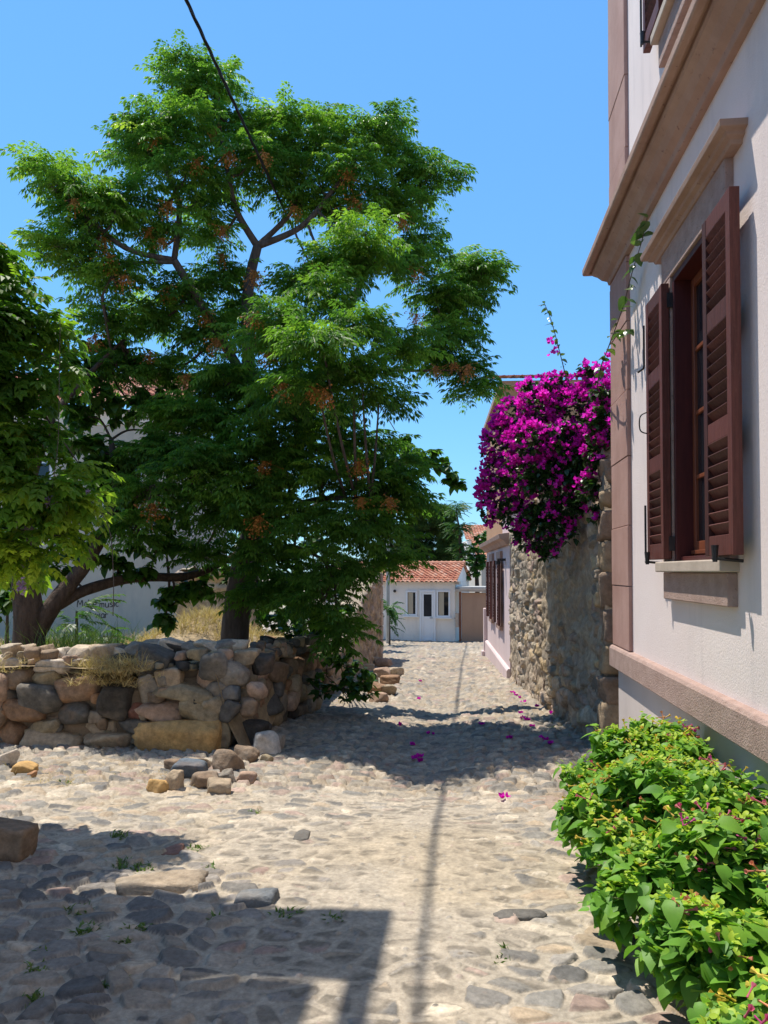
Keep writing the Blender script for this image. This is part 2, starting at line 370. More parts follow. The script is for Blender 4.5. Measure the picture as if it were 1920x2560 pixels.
# ---------------------------------------------------------------- stones
_bm = bmesh.new(); bmesh.ops.create_icosphere(_bm, subdivisions=4, radius=1.0)
ICO_V = np.array([v.co[:] for v in _bm.verts]); ICO_F = np.array([[v.index for v in f.verts] for f in _bm.faces]); _bm.free()
_bm = bmesh.new(); bmesh.ops.create_icosphere(_bm, subdivisions=3, radius=1.0)
ICO3_V = np.array([v.co[:] for v in _bm.verts]); ICO3_F = np.array([[v.index for v in f.verts] for f in _bm.faces]); _bm.free()
def rock(sx, sy, sz, seed, blocky=.6, big=True):
    """a broken stone: a slightly rounded convex polyhedron (tilted box faces + random cuts), roughened"""
    g = np.random.default_rng(seed); d = ICO_V if big else ICO3_V; F = ICO_F if big else ICO3_F
    ax = np.concatenate([np.eye(3), -np.eye(3)]) + g.normal(size=(6, 3)) * (.20 - .12 * blocky)
    ex = g.normal(size=(9, 3)); n = np.concatenate([ax, ex]); n /= np.linalg.norm(n, axis=1)[:, None]
    h = np.concatenate([.80 + .16 * g.random(6), (.86 + .34 * g.random(9)) * (.86 + .30 * blocky)])
    q = np.clip(d @ n.T, 0, None) / h; p = 16.0 + 14 * blocky
    V = d * ((q ** p).sum(1) ** (-1 / p))[:, None]
    s = g.random(3) * 50
    f = fbm(V[:, 0] * 1.7 + s[0], V[:, 1] * 1.7 + V[:, 2] * 1.4 + s[1], seed, 4) - .5
    f2 = fbm(V[:, 1] * 5 + s[2], V[:, 2] * 5 + V[:, 0] * 3, seed + 3, 4) - .5
    V = V * (1 + .13 * f + .085 * f2)[:, None] * 1.06
    return V * np.array([sx, sy, sz]), F
RC = {'cream': (.52, .44, .35), 'pale': (.58, .51, .44), 'pink': (.40, .285, .22), 'tan': (.40, .32, .235), 'olive': (.30, .25, .17),
      'brown': (.24, .175, .125), 'rust': (.30, .185, .115), 'grey': (.26, .235, .205), 'dark': (.065, .062, .06), 'slate': (.115, .112, .108),
      'ochre': (.50, .32, .135), 'blue': (.115, .145, .185), 'white': (.56, .545, .53), 'red': (.27, .125, .095), 'orange': (.40, .22, .12)}
def rockcol(name, V, seed):
    c = np.array(RC[name]) * np.array([1.20, 1.15, 1.08]); o = np.array(RC[['cream', 'rust', 'grey', 'tan'][seed % 4]])
    f = sstep(.5, .72, fbm(V[:, 0] * 6 + seed, V[:, 1] * 6 + V[:, 2] * 7, seed, 4))[:, None] * .55
    if name in ('ochre',): f = f * .35
    return c * (1 - f) + f * (o * .6 + c * .4)

# ---- left dry stone wall: base line in front (facing the square), then along the street
WF = 7.42                                                   # front face line (world y)
wall_t = thing('dry_stone_wall', 'low dry stone wall of mixed boulders with an ochre block, under the big tree', 'stone wall', (-3.4, 7.7, 0))
fill = MB()
def fillstrip(pts, tops, width, nrm):
    pts = np.asarray(pts, float); n = len(pts); V = []
    for p, t, nn in zip(pts, tops, nrm):
        nn = np.asarray(nn, float); a = np.array([p[0], p[1]]); b = a + nn * width
        zb = gzf(*a) - .15
        V += [[a[0], a[1], zb], [a[0] + nn[0] * .03, a[1] + nn[1] * .03, t * .8], [a[0] + nn[0] * .12, a[1] + nn[1] * .12, t], [b[0], b[1], t], [b[0], b[1], zb]]
    fs = []
    for k in range(n - 1):
        for j in range(5): fs.append([k * 5 + j, k * 5 + (j + 1) % 5, (k + 1) * 5 + (j + 1) % 5, (k + 1) * 5 + j])
    return np.array(V), [np.array(fs), np.array([[0, 1, 2, 3, 4]]), np.array([[4, 3, 2, 1, 0]]) + (n - 1) * 5]
FX = np.linspace(-8.5, -2.62, 50)
tops = .47 + .10 * (vnoise(FX * 2, FX * 0, 4) - .5)
fill.add(*fillstrip([(x, WF + .17) for x in FX], tops, .55, [(0, 1)] * 50), col=np.array([.25, .185, .125]))
SY = np.linspace(WF + .3, 11.2, 40)
sxl = lambda y: -2.42 + .115 * (y - WF)
fill.add(*fillstrip([(sxl(y) - .17, y) for y in SY], .62 + .12 * (vnoise(SY * 2, SY * 0, 9) - .5) - .06 * (SY - WF) * .6, .55, [(-1, 0)] * 40), col=np.array([.16, .12, .085]))
under(fill.build('earth_fill', M['soil'], smooth=False), wall_t)
# (zoom px of the photo's wall) cx, cy, w, h, kind, depth behind the front line
FRONT = [(40, 452, 140, 62, 'cream', .25), (235, 420, 150, 56, 'tan', .34), (245, 468, 155, 74, 'pale', .12), (350, 405, 125, 64, 'cream', .30),
 (440, 405, 135, 74, 'tan', .30), (545, 397, 105, 52, 'slate', .36), (668, 436, 145, 124, 'slate', .16), (655, 374, 112, 52, 'grey', .42),
 (762, 392, 95, 64, 'dark', .36), (832, 392, 104, 66, 'grey', .36), (962, 386, 134, 74, 'grey', .36), (1062, 420, 112, 64, 'tan', .30), (948, 436, 104, 80, 'olive', .2),
 (1130, 450, 90, 90, 'dark', .3),
 (90, 522, 118, 98, 'brown', .05), (200, 512, 116, 74, 'olive', .08), (183, 602, 166, 132, 'slate', .0), (28, 592, 88, 84, 'slate', .02),
 (345, 560, 186, 122, 'rust', .04), (490, 612, 156, 136, 'dark', .0), (635, 551, 92, 118, 'grey', .03), (735, 516, 104, 102, 'tan', .04),
 (686, 572, 52, 58, 'slate', .06), (806, 576, 218, 74, 'olive', .02), (912, 502, 124, 76, 'pink', .1), (1003, 507, 112, 94, 'grey', .08),
 (1112, 566, 66, 74, 'pink', .1), (985, 577, 84, 66, 'blue', .06),
 (100, 652, 224, 94, 'rust', .0), (325, 661, 142, 94, 'slate', .0), (595, 652, 62, 74, 'red', .03), (705, 652, 168, 88, 'pink', .0),
 (871, 651, 172, 112, 'olive', .0), (985, 642, 84, 76, 'slate', .02), (1068, 640, 80, 80, 'brown', .06), (240, 690, 74, 36, 'brown', .03), (25, 668, 80, 70, 'brown', .04),
 (50, 760, 134, 122, 'rust', -.02), (190, 731, 152, 78, 'olive', -.01), (240, 787, 262, 86, 'tan', -.02), (590, 721, 142, 68, 'slate', .0),
 (470, 792, 212, 94, 'tan', -.02), (440, 722, 122, 62, 'tan', .03), (610, 768, 78, 56, 'tan', .02), (785, 770, 306, 150, 'ochre', -.10),
 (952, 742, 84, 116, 'olive', .02), (140, 846, 200, 56, 'tan', .0), (330, 846, 170, 50, 'brown', .0), (530, 846, 190, 52, 'tan', .0), (720, 862, 190, 40, 'brown', .0), (880, 858, 130, 52, 'tan', .0)]
for k_ in range(15):
    FRONT.append((20 + k_ * 72 + 30 * rng.random(), 372 + 30 * rng.random() + (18 if k_ < 6 else 0), 60 + 55 * rng.random(), 34 + 26 * rng.random(), ['cream', 'grey', 'tan', 'pale', 'slate', 'cream', 'olive'][k_ % 7], .28 + .2 * rng.random()))
pinned = []
for i, (cx, cy, w, h, kind, dep) in enumerate(FRONT):
    D = (WF + dep) / 1.0
    px, py = cx / 1.728, 1400 + cy / 1.728
    D = (WF + dep + .12) / (_f[1] + (px - 960) / FPX * _r[1])
    c = P(px, py, D); hw = w / 1.728 / FPX * D / 2 * 1.10; hh = h / 1.728 / FPX * D / 2 * 1.12
    dep_h = max(.10, min(.24, .75 * (hw + hh) / 2 * 1.3))
    V, F = rock(hw, dep_h, hh, 300 + i, .9 if kind == 'ochre' else (.5 if kind in ('olive', 'tan') else .12))
    V = V @ roty((rng.random() - .5) * (.08 if kind == 'ochre' else .6)).T @ rotz((rng.random() - .5) * .4).T
    m = MB(); m.add(V, F, rockcol(kind, V, 300 + i)); c = c + np.array([0, dep_h * .35, 0])
    o = m.build('stone', M['rock'], smooth=True, origin=c); under(o, wall_t); pinned.append(o)
    if kind == 'ochre': o['label'] = 'large ochre sandstone block low in the wall'
    if i == 21: o['label'] = 'round tan boulder'
# left end of the front beyond the frame edge and the street side
kinds = ['slate', 'brown', 'grey', 'tan', 'dark', 'olive', 'pink', 'slate', 'rust']
k = 0
for row in range(5):
    y = WF + .30
    while y < 11.0 and k < 46:
        w = .13 + .11 * rng.random(); h = .085 + .045 * rng.random()
        z = gzf(sxl(y), y) + .07 + row * .185 + .03 * rng.random()
        if z < .80 - .045 * (y - WF):
            V, F = rock(.12 + .06 * rng.random(), w, h * 1.1, 900 + k, .15, False)
            V = V @ rotx((rng.random() - .5) * .5).T
            m = MB(); m.add(V, F, rockcol(kinds[int(rng.integers(9))], V, 900 + k))
            under(m.build('stone', M['rock'], smooth=True, origin=(sxl(y) - .05 - .02 * row + .05 * rng.random(), y, z)), wall_t); k += 1
        y += w * 1.75
mm = MB()                                                    # the small filling stones nobody could count
for i in range(420):
    if i < 150: x = -8.4 + 5.9 * rng.random(); y = WF + .12 + .45 * rng.random()
    else:
        y = WF + .2 + 3.6 * rng.random(); x = sxl(y) - .02 - .5 * rng.random() * (rng.random() < .6)
    s = .03 + .04 * rng.random()
    if rng.random() < .55: z = .60 + .16 * rng.random() - .04 * max(0, y - 8)
    else:
        z = gzf(x, y) + .05 + .65 * rng.random()
        if i < 150: y = WF + .13 + .05 * rng.random()
        else: x = sxl(y) - .10
    V, F = rock(s * 1.3, s * 1.2, s, 2000 + i, .5, False); V = V @ rotz(rng.random() * 6).T
    mm.add(V + np.array([x, y, z]), F, rockcol(kinds[int(rng.integers(9))], V, i))
for i in range(60):                                          # stones of the wall left of the frame
    x = -8.4 + 3.7 * rng.random(); s = .10 + .07 * rng.random()
    V, F = rock(s * 1.3, s, s * .9, 3100 + i, .5, False)
    mm.add(V + np.array([x, WF + .10 + .1 * rng.random(), gzf(x, WF) + .1 + .75 * rng.random()]), F, rockcol(kinds[int(rng.integers(9))], V, i))
o = mm.build('filling_stones', M['rock'], smooth=True); under(o, wall_t); o['kind'] = 'stuff'

# ---- loose stones
def loose(name, label, cx, cy, w, h, kind, seed, zoomed=True, sink=.30, blocky=.2, cat='stone', depth=.8, group=None):
    sx, sy = (cx / 1.728 / K, (1400 + (cy + h * .42) / 1.728) / K) if zoomed else (cx, cy + h * .42)
    f = 1 / 1.728 if zoomed else K
    g = G(sx, sy); D = float(np.dot(g - CAM, _f)); hw = w * f / FPX * D / 2 * 1.08; hh = h * f / FPX * D / 2 * 1.15
    V, F = rock(hw, hw * depth, hh, seed, blocky); V = V @ rotz((rng.random() - .5) * .8).T
    m = MB(); m.add(V, F, rockcol(kind, V, seed))
    p = np.array([g[0], g[1] + hw * depth * .5, 0]); p[2] = gzf(p[0], p[1]) + hh * (1 - sink)
    return tag(m.build(name, M['rock'], smooth=True, origin=p), label, cat, group)
LOOSE = [(740, 890, 84, 58, 'brown', 'brown rubble stone wedged between the wall and blue grey slab'),
 (812, 918, 138, 84, 'blue', 'blue grey slab lying at the foot of the wall corner'),
 (850, 888, 104, 52, 'tan', 'tan stone lying behind the blue grey slab'),
 (940, 990, 100, 58, 'tan', 'pointed tan stone lying loose in front of the rubble heap'),
 (672, 982, 100, 52, 'ochre', 'ochre chip at the front edge of the rubble heap'),
 (742, 962, 70, 84, 'tan', 'upright tan slab leaning against the blue grey slab'),
 (975, 880, 116, 96, 'brown', 'squat brown boulder at the foot of the wall corner'),
 (1066, 946, 76, 48, 'pink', 'small pinkish stone at the street side of the rubble heap'),
 (1062, 850, 92, 66, 'brown', 'brown stone under the pale white boulder'),
 (975, 945, 70, 56, 'grey', 'grey stone in the middle of the rubble heap'),
 (1050, 752, 156, 104, 'dark', 'black boulder with a flat pale top beside the wall corner'),
 (1146, 800, 118, 98, 'white', 'rounded white boulder at the street side of the wall'),
 (1192, 790, 64, 72, 'grey', 'grey stone tucked behind the white boulder'),
 (24, 866, 78, 62, 'pale', 'pale pink stone at the wall foot above the ochre brown stone'),
 (100, 906, 104, 52, 'ochre', 'ochre brown stone before the wall with a brick chip beside it'),
 (132, 932, 32, 20, 'orange', 'tiny orange brick chip beside the ochre brown stone'),
 (880, 955, 110, 70, 'brown', 'brown stone under the front of the blue grey slab'),
 (1148, 862, 52, 40, 'olive', 'olive pebble stone below the white boulder')]
for i, (cx, cy, w, h, kd, lb) in enumerate(LOOSE):
    loose('loose_stone', lb, cx, cy, w, h, kd, 700 + i, group='rubble stones fallen from the dry stone wall')
loose('stone_block', 'big brown squared stone block resting alone on the cobbles', 6, 1830, 96, 66, 'brown', 777, False, .12, .95, 'stone block', .7)
flat = [(342, 1918, 190, 40, 'tan', 'long flat tan flagstone half in the shade'), (556, 1950, 92, 26, 'blue', 'dark blue grey flagstone in the shadow'),
        (375, 1838, 46, 24, 'red', 'small dark red cobble standing out of the sand'), (652, 1806, 38, 26, 'slate', 'lone slate cobble in the sandy track'),
        (1178, 1738, 92, 30, 'pink', 'pink flagstone standing proud near the flowering bush'), (1120, 1978, 120, 26, 'slate', 'grey flagstone in the sun beside the long cable shadow')]
for i, (cx, cy, w, h, kd, lb) in enumerate(flat):
    sx, sy = cx, cy; g = G(sx, sy); D = float(np.dot(g - CAM, _f)); hw = w * K / FPX * D / 2
    hd = h * K / FPX * D / 2 * D / 1.75
    V, F = rock(hw, max(hd, .05), .05, 810 + i, .8); V = V @ rotz(.25 if i == 0 else .1).T
    m = MB(); m.add(V, F, rockcol(kd, V, 810 + i) * .7 + .3 * np.array(RC['grey']))
    tag(m.build('flagstone', M['rock'], smooth=True, origin=(g[0], g[1], gzf(g[0], g[1]) + (.0 if i in (0, 1) else -.026))), lb, 'flagstone')
RUB = [(800, 1470), (825, 1455), (850, 1452), (812, 1490), (836, 1493), (818, 1508), (792, 1445), (842, 1470), (806, 1430), (828, 1432)]
for i, (a, b) in enumerate(RUB):
    loose('rubble_stone', 'ochre rubble stone fallen below the ruined wall along the street', a, b, 26 + 14 * rng.random(), 18 + 10 * rng.random(), ['tan', 'pink', 'cream', 'rust'][i % 4], 850 + i, False, .3, .6, 'stone', .9, 'rubble below the ruined street wall')

# ---------------------------------------------------------------- masonry walls (closed ring, each stone in relief)
def masonry(path, hfun, sp, scale, seed, relief, pal, cap, coarse=(), zb=None, joint=(.46, .365, .26)):
    path = np.asarray(path, float); n = len(path); pts = []; nr = []; ss = []; s0 = 0
    mit = []
    for i in range(n):
        a = path[i] - path[i - 1]; b = path[(i + 1) % n] - path[i]; a /= np.linalg.norm(a); b /= np.linalg.norm(b)
        na = np.array([a[1], -a[0]]); nb = np.array([b[1], -b[0]]); m = na + nb; mit.append(m / (1 + na @ nb))
    for i in range(n):
        p, q = path[i], path[(i + 1) % n]; L = np.linalg.norm(q - p); k = max(2, int(L / (sp * (6 if i in coarse else 1))))
        t = np.arange(k) / k; d = (q - p) / L; nn = np.array([d[1], -d[0]])
        w = np.minimum(1, np.minimum(t, 1 - t) * L / .05)[:, None]
        pts.append(p + (q - p) * t[:, None]); ss.append(s0 + t * L)
        mm_ = np.where((t < .5)[:, None], mit[i], mit[(i + 1) % n]); nr.append(nn * w + mm_ * (1 - w)); s0 += L + 3.3
    pts = np.concatenate(pts); nr = np.concatenate(nr); s = np.concatenate(ss); m = len(pts)
    H = np.array([hfun(p[0], p[1]) for p in pts]); B = np.array([gzf(p[0], p[1]) - .2 if zb is None else zb for p in pts])
    rows = int((H - B).max() / sp) + 1; v = np.linspace(0, 1, rows)
    S_, Vv = np.meshgrid(s, v, indexing='xy'); Z = B + (H - B) * Vv
    ws = S_ + .10 * (fbm(S_ * 3, Z * 3, seed, 3) - .5); wz = Z + .10 * (fbm(S_ * 3, Z * 3, seed + 7, 3) - .5)
    F1, F2, ci, cj, dx, dy = worley(ws / scale[0], wz / scale[1], seed, .9)
    r1 = h2(ci, cj, seed + 11); r2 = h2(ci, cj, seed + 12); r3 = h2(ci, cj, seed + 13)
    e = sstep(.02, .16, F2 - F1)
    fillm = sstep(.46, .60, fbm(S_ * 1.5, Z * 1.2, seed + 71, 4)); e = e * (1 - .75 * fillm)
    d = e * relief * (.15 + 1.2 * r1) + relief * 1.5 * (fbm(S_ * 7, Z * 7, seed + 31, 5) - .5) + relief * (r3 - .5) * dx * e
    col = np.array(pal)[np.minimum((r2 * len(pal)).astype(int), len(pal) - 1)] * (.8 + .4 * r1)[..., None]
    jm = np.maximum(1 - sstep(.02, .12, F2 - F1), .75 * fillm)[..., None]; col = col * (1 - jm) + jm * np.array(joint)
    w = sstep(.35, .7, fbm(S_ * 1.1, Z * .35, seed + 44, 4))[..., None]; col = col * (1 - .35 * w) + .35 * w * np.array([.42, .36, .29])
    X = pts[:, 0] + nr[:, 0] * d; Y = pts[:, 1] + nr[:, 1] * d
    Vs = [np.stack([X, Y, Z], -1)]; Cs = [col]
    for f in (.25, .6, .97):                                  # rounded, uneven top
        rr = (fbm(s * 4, s * 0 + f * 7, seed + 61, 3) - .5) * .10
        Vs.append(np.stack([pts[:, 0] - nr[:, 0] * cap * f, pts[:, 1] - nr[:, 1] * cap * f, H + .05 * f + rr], -1)[None])
        Cs.append(np.broadcast_to(np.array(pal[0]) * .9, (1, m, 3)))
    V = np.concatenate(Vs); C = np.concatenate(Cs); nrw = V.shape[0]
    r, c = np.meshgrid(np.arange(nrw - 1), np.arange(m), indexing='ij'); a = (r * m + c).ravel(); b = (r * m + (c + 1) % m).ravel()
    return V.reshape(-1, 3), np.stack([a, b, b + m, a + m], 1), C.reshape(-1, 3)
TANP = [(.46, .375, .275), (.53, .44, .33), (.40, .305, .22), (.47, .365, .285), (.30, .235, .175), (.52, .38, .22), (.37, .265, .215), (.25, .21, .17)]
# right hand stone wall between the two pink houses
def rtop(x, y): return float(np.interp(y, [8, 9.6, 10.2, 12.5, 15.2, 16], [2.95, 3.0, 2.95, 2.75, 2.30, 2.28])) + .07 * float(vnoise(np.array([y * 3.]), np.array([x]), 5)[0])
V, F, C = masonry([(1.46, 8.02), (1.98, 8.02), (1.55, 15.6), (1.01, 15.4)], rtop, .022, (.30, .15), 201, .060, TANP, .26, (1, 2))
sw = thing('stone_wall', 'tall rough tan stone wall under the magenta bougainvillea', 'stone wall', (1.3, 11.5, -.4))
m = MB(); m.add(V, F, C); under(m.build('rubble_face', M['masonry'], smooth=True), sw)
m = MB(); m.add(*box(1.44, 1.93, 7.86, 8.05, -.5, 2.6), col=np.array([.30, .235, .175])); z = -.45; k = 0
while z < 2.62:
    h = .24 + .16 * rng.random(); c_ = np.array([(.31, .225, .165), (.35, .26, .17), (.29, .21, .155), (.37, .275, .175), (.28, .20, .15)][k % 5])
    V, F = rock(.29, .15, h * .53, 1500 + k, .97); V = V * np.array([1.0, 1.0, 1.0]) + np.array([1.685, 7.93, z + h / 2]); m.add(V, F, c_ * (.85 + .3 * fbm(V[:, 0] * 8, V[:, 2] * 8 + V[:, 1] * 5, 90 + k, 3))[:, None]); z += h; k += 1
under(m.build('end_pier', M['masonry'], smooth=True), sw)
# ruined wall along the left of the street, broken down towards the camera
def ltop(x, y): return float(np.interp(y, [12.5, 14, 16, 18, 19.6, 20.5], [-.05, .25, .8, 1.15, 1.38, 1.42])) + .16 * float(vnoise(np.array([y * 2.2]), np.array([x]), 8)[0])
V, F, C = masonry([(-2.62, 20.35), (-2.62, 12.5), (-2.12, 12.6), (-2.16, 20.35)], ltop, .05, (.26, .15), 233, .07, TANP, .24, (0,))
rw = thing('ruined_wall', 'ruined ochre rubble wall with a squared end pier before the white cottage', 'stone wall', (-2.4, 16.5, -.6))
m = MB(); m.add(V, F, C); under(m.build('rubble_core', M['masonry'], smooth=True), rw)
m = MB()
for i in range(7):
    z0 = -.95 + i * .36; m.add(*box(-2.66 + .02 * rng.random(), -2.06 - .03 * rng.random(), 20.36, 20.85, z0, z0 + .35), col=np.array([.46, .36, .29]) * (.85 + .3 * rng.random()))
under(bevel(m.build('end_pier', M['masonry']), .03), rw)
# ruin piece behind the tree
c0 = S(455, 1330, 14.5)
V, F, C = masonry([(c0[0] - .75, 14.4), (c0[0] + .6, 14.4), (c0[0] + .6, 14.9), (c0[0] - .75, 14.9)], lambda x, y: 1.5 + .2 * float(vnoise(np.array([x * 2.5]), np.array([y]), 2)[0]), .045, (.3, .2), 262, .05, TANP, .24, (2,), zb=-.3)
m = MB(); m.add(V, F, C); tag(m.build('ruin_fragment', M['masonry'], smooth=True), 'squared ochre stone fragment of a ruin in the shade behind the bead tree', 'stone wall')

# ---------------------------------------------------------------- right pink house
HX, HE = 1.5, 7.60
house = thing('pink_house', 'tall pink stucco house with rose stone trim and oxblood louvred shutters', 'house', (HX, 4, 0))
def wall_holes(mb, x0, thick, y0, y1, z0, z1, holes):
    ys = sorted({y0, y1, *[h[0] for h in holes], *[h[1] for h in holes]}); zs = sorted({z0, z1, *[h[2] for h in holes], *[h[3] for h in holes]})
    inside = lambda a, b: any(h[0] < a < h[1] and h[2] < b < h[3] for h in holes)
    for i in range(len(ys) - 1):
        for j in range(len(zs) - 1):
            if not inside((ys[i] + ys[i + 1]) / 2, (zs[j] + zs[j + 1]) / 2):
                mb.add([[x0, ys[i], zs[j]], [x0, ys[i], zs[j + 1]], [x0, ys[i + 1], zs[j + 1]], [x0, ys[i + 1], zs[j]]], np.array([[0, 1, 2, 3]]))
    x1 = x0 + thick
    for (a, b, c, d) in holes:
        for q in ([[x0, a, c], [x1, a, c], [x1, a, d], [x0, a, d]], [[x0, b, c], [x0, b, d], [x1, b, d], [x1, b, c]],
                  [[x0, a, c], [x0, b, c], [x1, b, c], [x1, a, c]], [[x0, a, d], [x1, a, d], [x1, b, d], [x0, b, d]]):
            mb.add(q, np.array([[0, 1, 2, 3]]))
W0, W1, WZ0, WZ1 = 4.55, 5.45, 1.67, 3.64
UZ0 = 5.52
mb = MB(); wall_holes(mb, HX, .35, -4., HE, .80, 9.5, [(W0, W1, WZ0, WZ1), (W0, W1, UZ0, UZ0 + 1.9)])
mb.add([[HX, HE, .8], [HX, HE, 9.5], [9, HE, 9.5], [9, HE, .8]], np.array([[0, 1, 2, 3]]))
mb.add([[HX, -4, .8], [9, -4, .8], [9, -4, 9.5], [HX, -4, 9.5]], np.array([[0, 1, 2, 3]]))
mb.add([[HX, -4, 9.5], [9, -4, 9.5], [9, HE, 9.5], [HX, HE, 9.5]], np.array([[0, 1, 2, 3]]))
under(mb.build('wall', M['stucco']), house)
mb = MB(); mb.add(*box(HX + .012, 9, -4, HE - .01, -.6, .80)); under(mb.build('base_wall', M['stucco_low']), house)
def sweep(path, prof):
    path = np.asarray(path, float); n = len(path); V = []
    for i in range(n):
        a = path[i] - path[max(i - 1, 0)] if i else path[1] - path[0]; b = path[min(i + 1, n - 1)] - path[i] if i < n - 1 else path[i] - path[i - 1]
        a = a / np.linalg.norm(a); b = b / np.linalg.norm(b); na = np.array([-a[1], a[0]]); nb = np.array([-b[1], b[0]]); m = (na + nb) / (1 + na @ nb)
        for (p, z) in prof: V.append([path[i][0] + m[0] * p, path[i][1] + m[1] * p, z])
    k = len(prof); fs = []
    for i in range(n - 1):
        for j in range(k): fs.append([i * k + j, i * k + (j + 1) % k, (i + 1) * k + (j + 1) % k, (i + 1) * k + j])
    return np.array(V), [np.array(fs), np.arange(k)[::-1][None], (np.arange(k) + (n - 1) * k)[None]]
CORN = [(-.02, 4.40), (.045, 4.40), (.055, 4.44), (.10, 4.47), (.135, 4.515), (.172, 4.545), (.18, 4.57), (.18, 4.605), (.205, 4.605), (.205, 4.575), (.25, 4.58), (.26, 4.59), (.262, 4.645), (-.02, 4.69)]
mb = MB(); mb.add(*sweep([(HX, -4), (HX, HE), (9, HE)], CORN)); under(bevel(mb.build('cornice', M['trim']), .006), house)
BAND = [(-.03, .69), (.06, .69), (.06, .865), (.045, .89), (-.03, .90)]
mb = MB(); mb.add(*sweep([(HX, -4), (HX, HE), (9, HE)], BAND)); under(bevel(mb.build('plinth_band', M['trim2']), .006), house)
mb = MB(); z = .9; i = 0                                        # corner pilaster in courses
while z < 4.39:
    h = min(.52 + .1 * rng.random(), 4.398 - z); mb.add(*box(HX - .032 - .004 * (i % 2), HX + .5, 6.90, HE + .03, z, z + h - .004)); z += h; i += 1
under(bevel(mb.build('corner_pilaster', M['quoin']), .005), house)
z = 4.70; mb = MB()
while z < 9.4:
    h = .62 + .1 * rng.random(); mb.add(*box(HX - .032 - .004 * (i % 2), HX + .5, 6.90, HE + .03, z, z + h - .004)); z += h; i += 1
under(bevel(mb.build('corner_pilaster', M['quoin']), .005), house)
def louvre_leaf(y0, y1, z0, z1, xf, xb, rails, seed=0):
    mb = MB(); st = .066; xs = sorted((xf, xb))
    for a, b in ((y0, y0 + st), (y1 - st, y1)): mb.add(*box(xs[0], xs[1], a, b, z0, z1))
    zz = [z0] + rails + [z1]; hs = .055
    for k, r in enumerate(zz):
        a, b = (r, r + .11) if k == 0 else ((r - .10, r) if k == len(zz) - 1 else (r - hs, r + hs))
        mb.add(*box(xs[0] + .002, xs[1] - .002, y0 + st, y1 - st, a, b))
    for k in range(len(zz) - 1):
        a = zz[k] + (.11 if k == 0 else hs); b = zz[k + 1] - (.10 if k == len(zz) - 2 else hs)
        n = max(2, int(round((b - a) / .066)))
        for q in range(n):
            V, F = box(-.040, .040, y0 + st - .01, y1 - st + .01, -.0055, .0055)
            V = V - np.array([0, 0, 0]); V = V @ roty(.95).T + np.array([(xf + xb) / 2, 0, a + (q + .5) * (b - a) / n]); mb.add(V, F)
    return mb
RAILS = [2.37, 3.0]
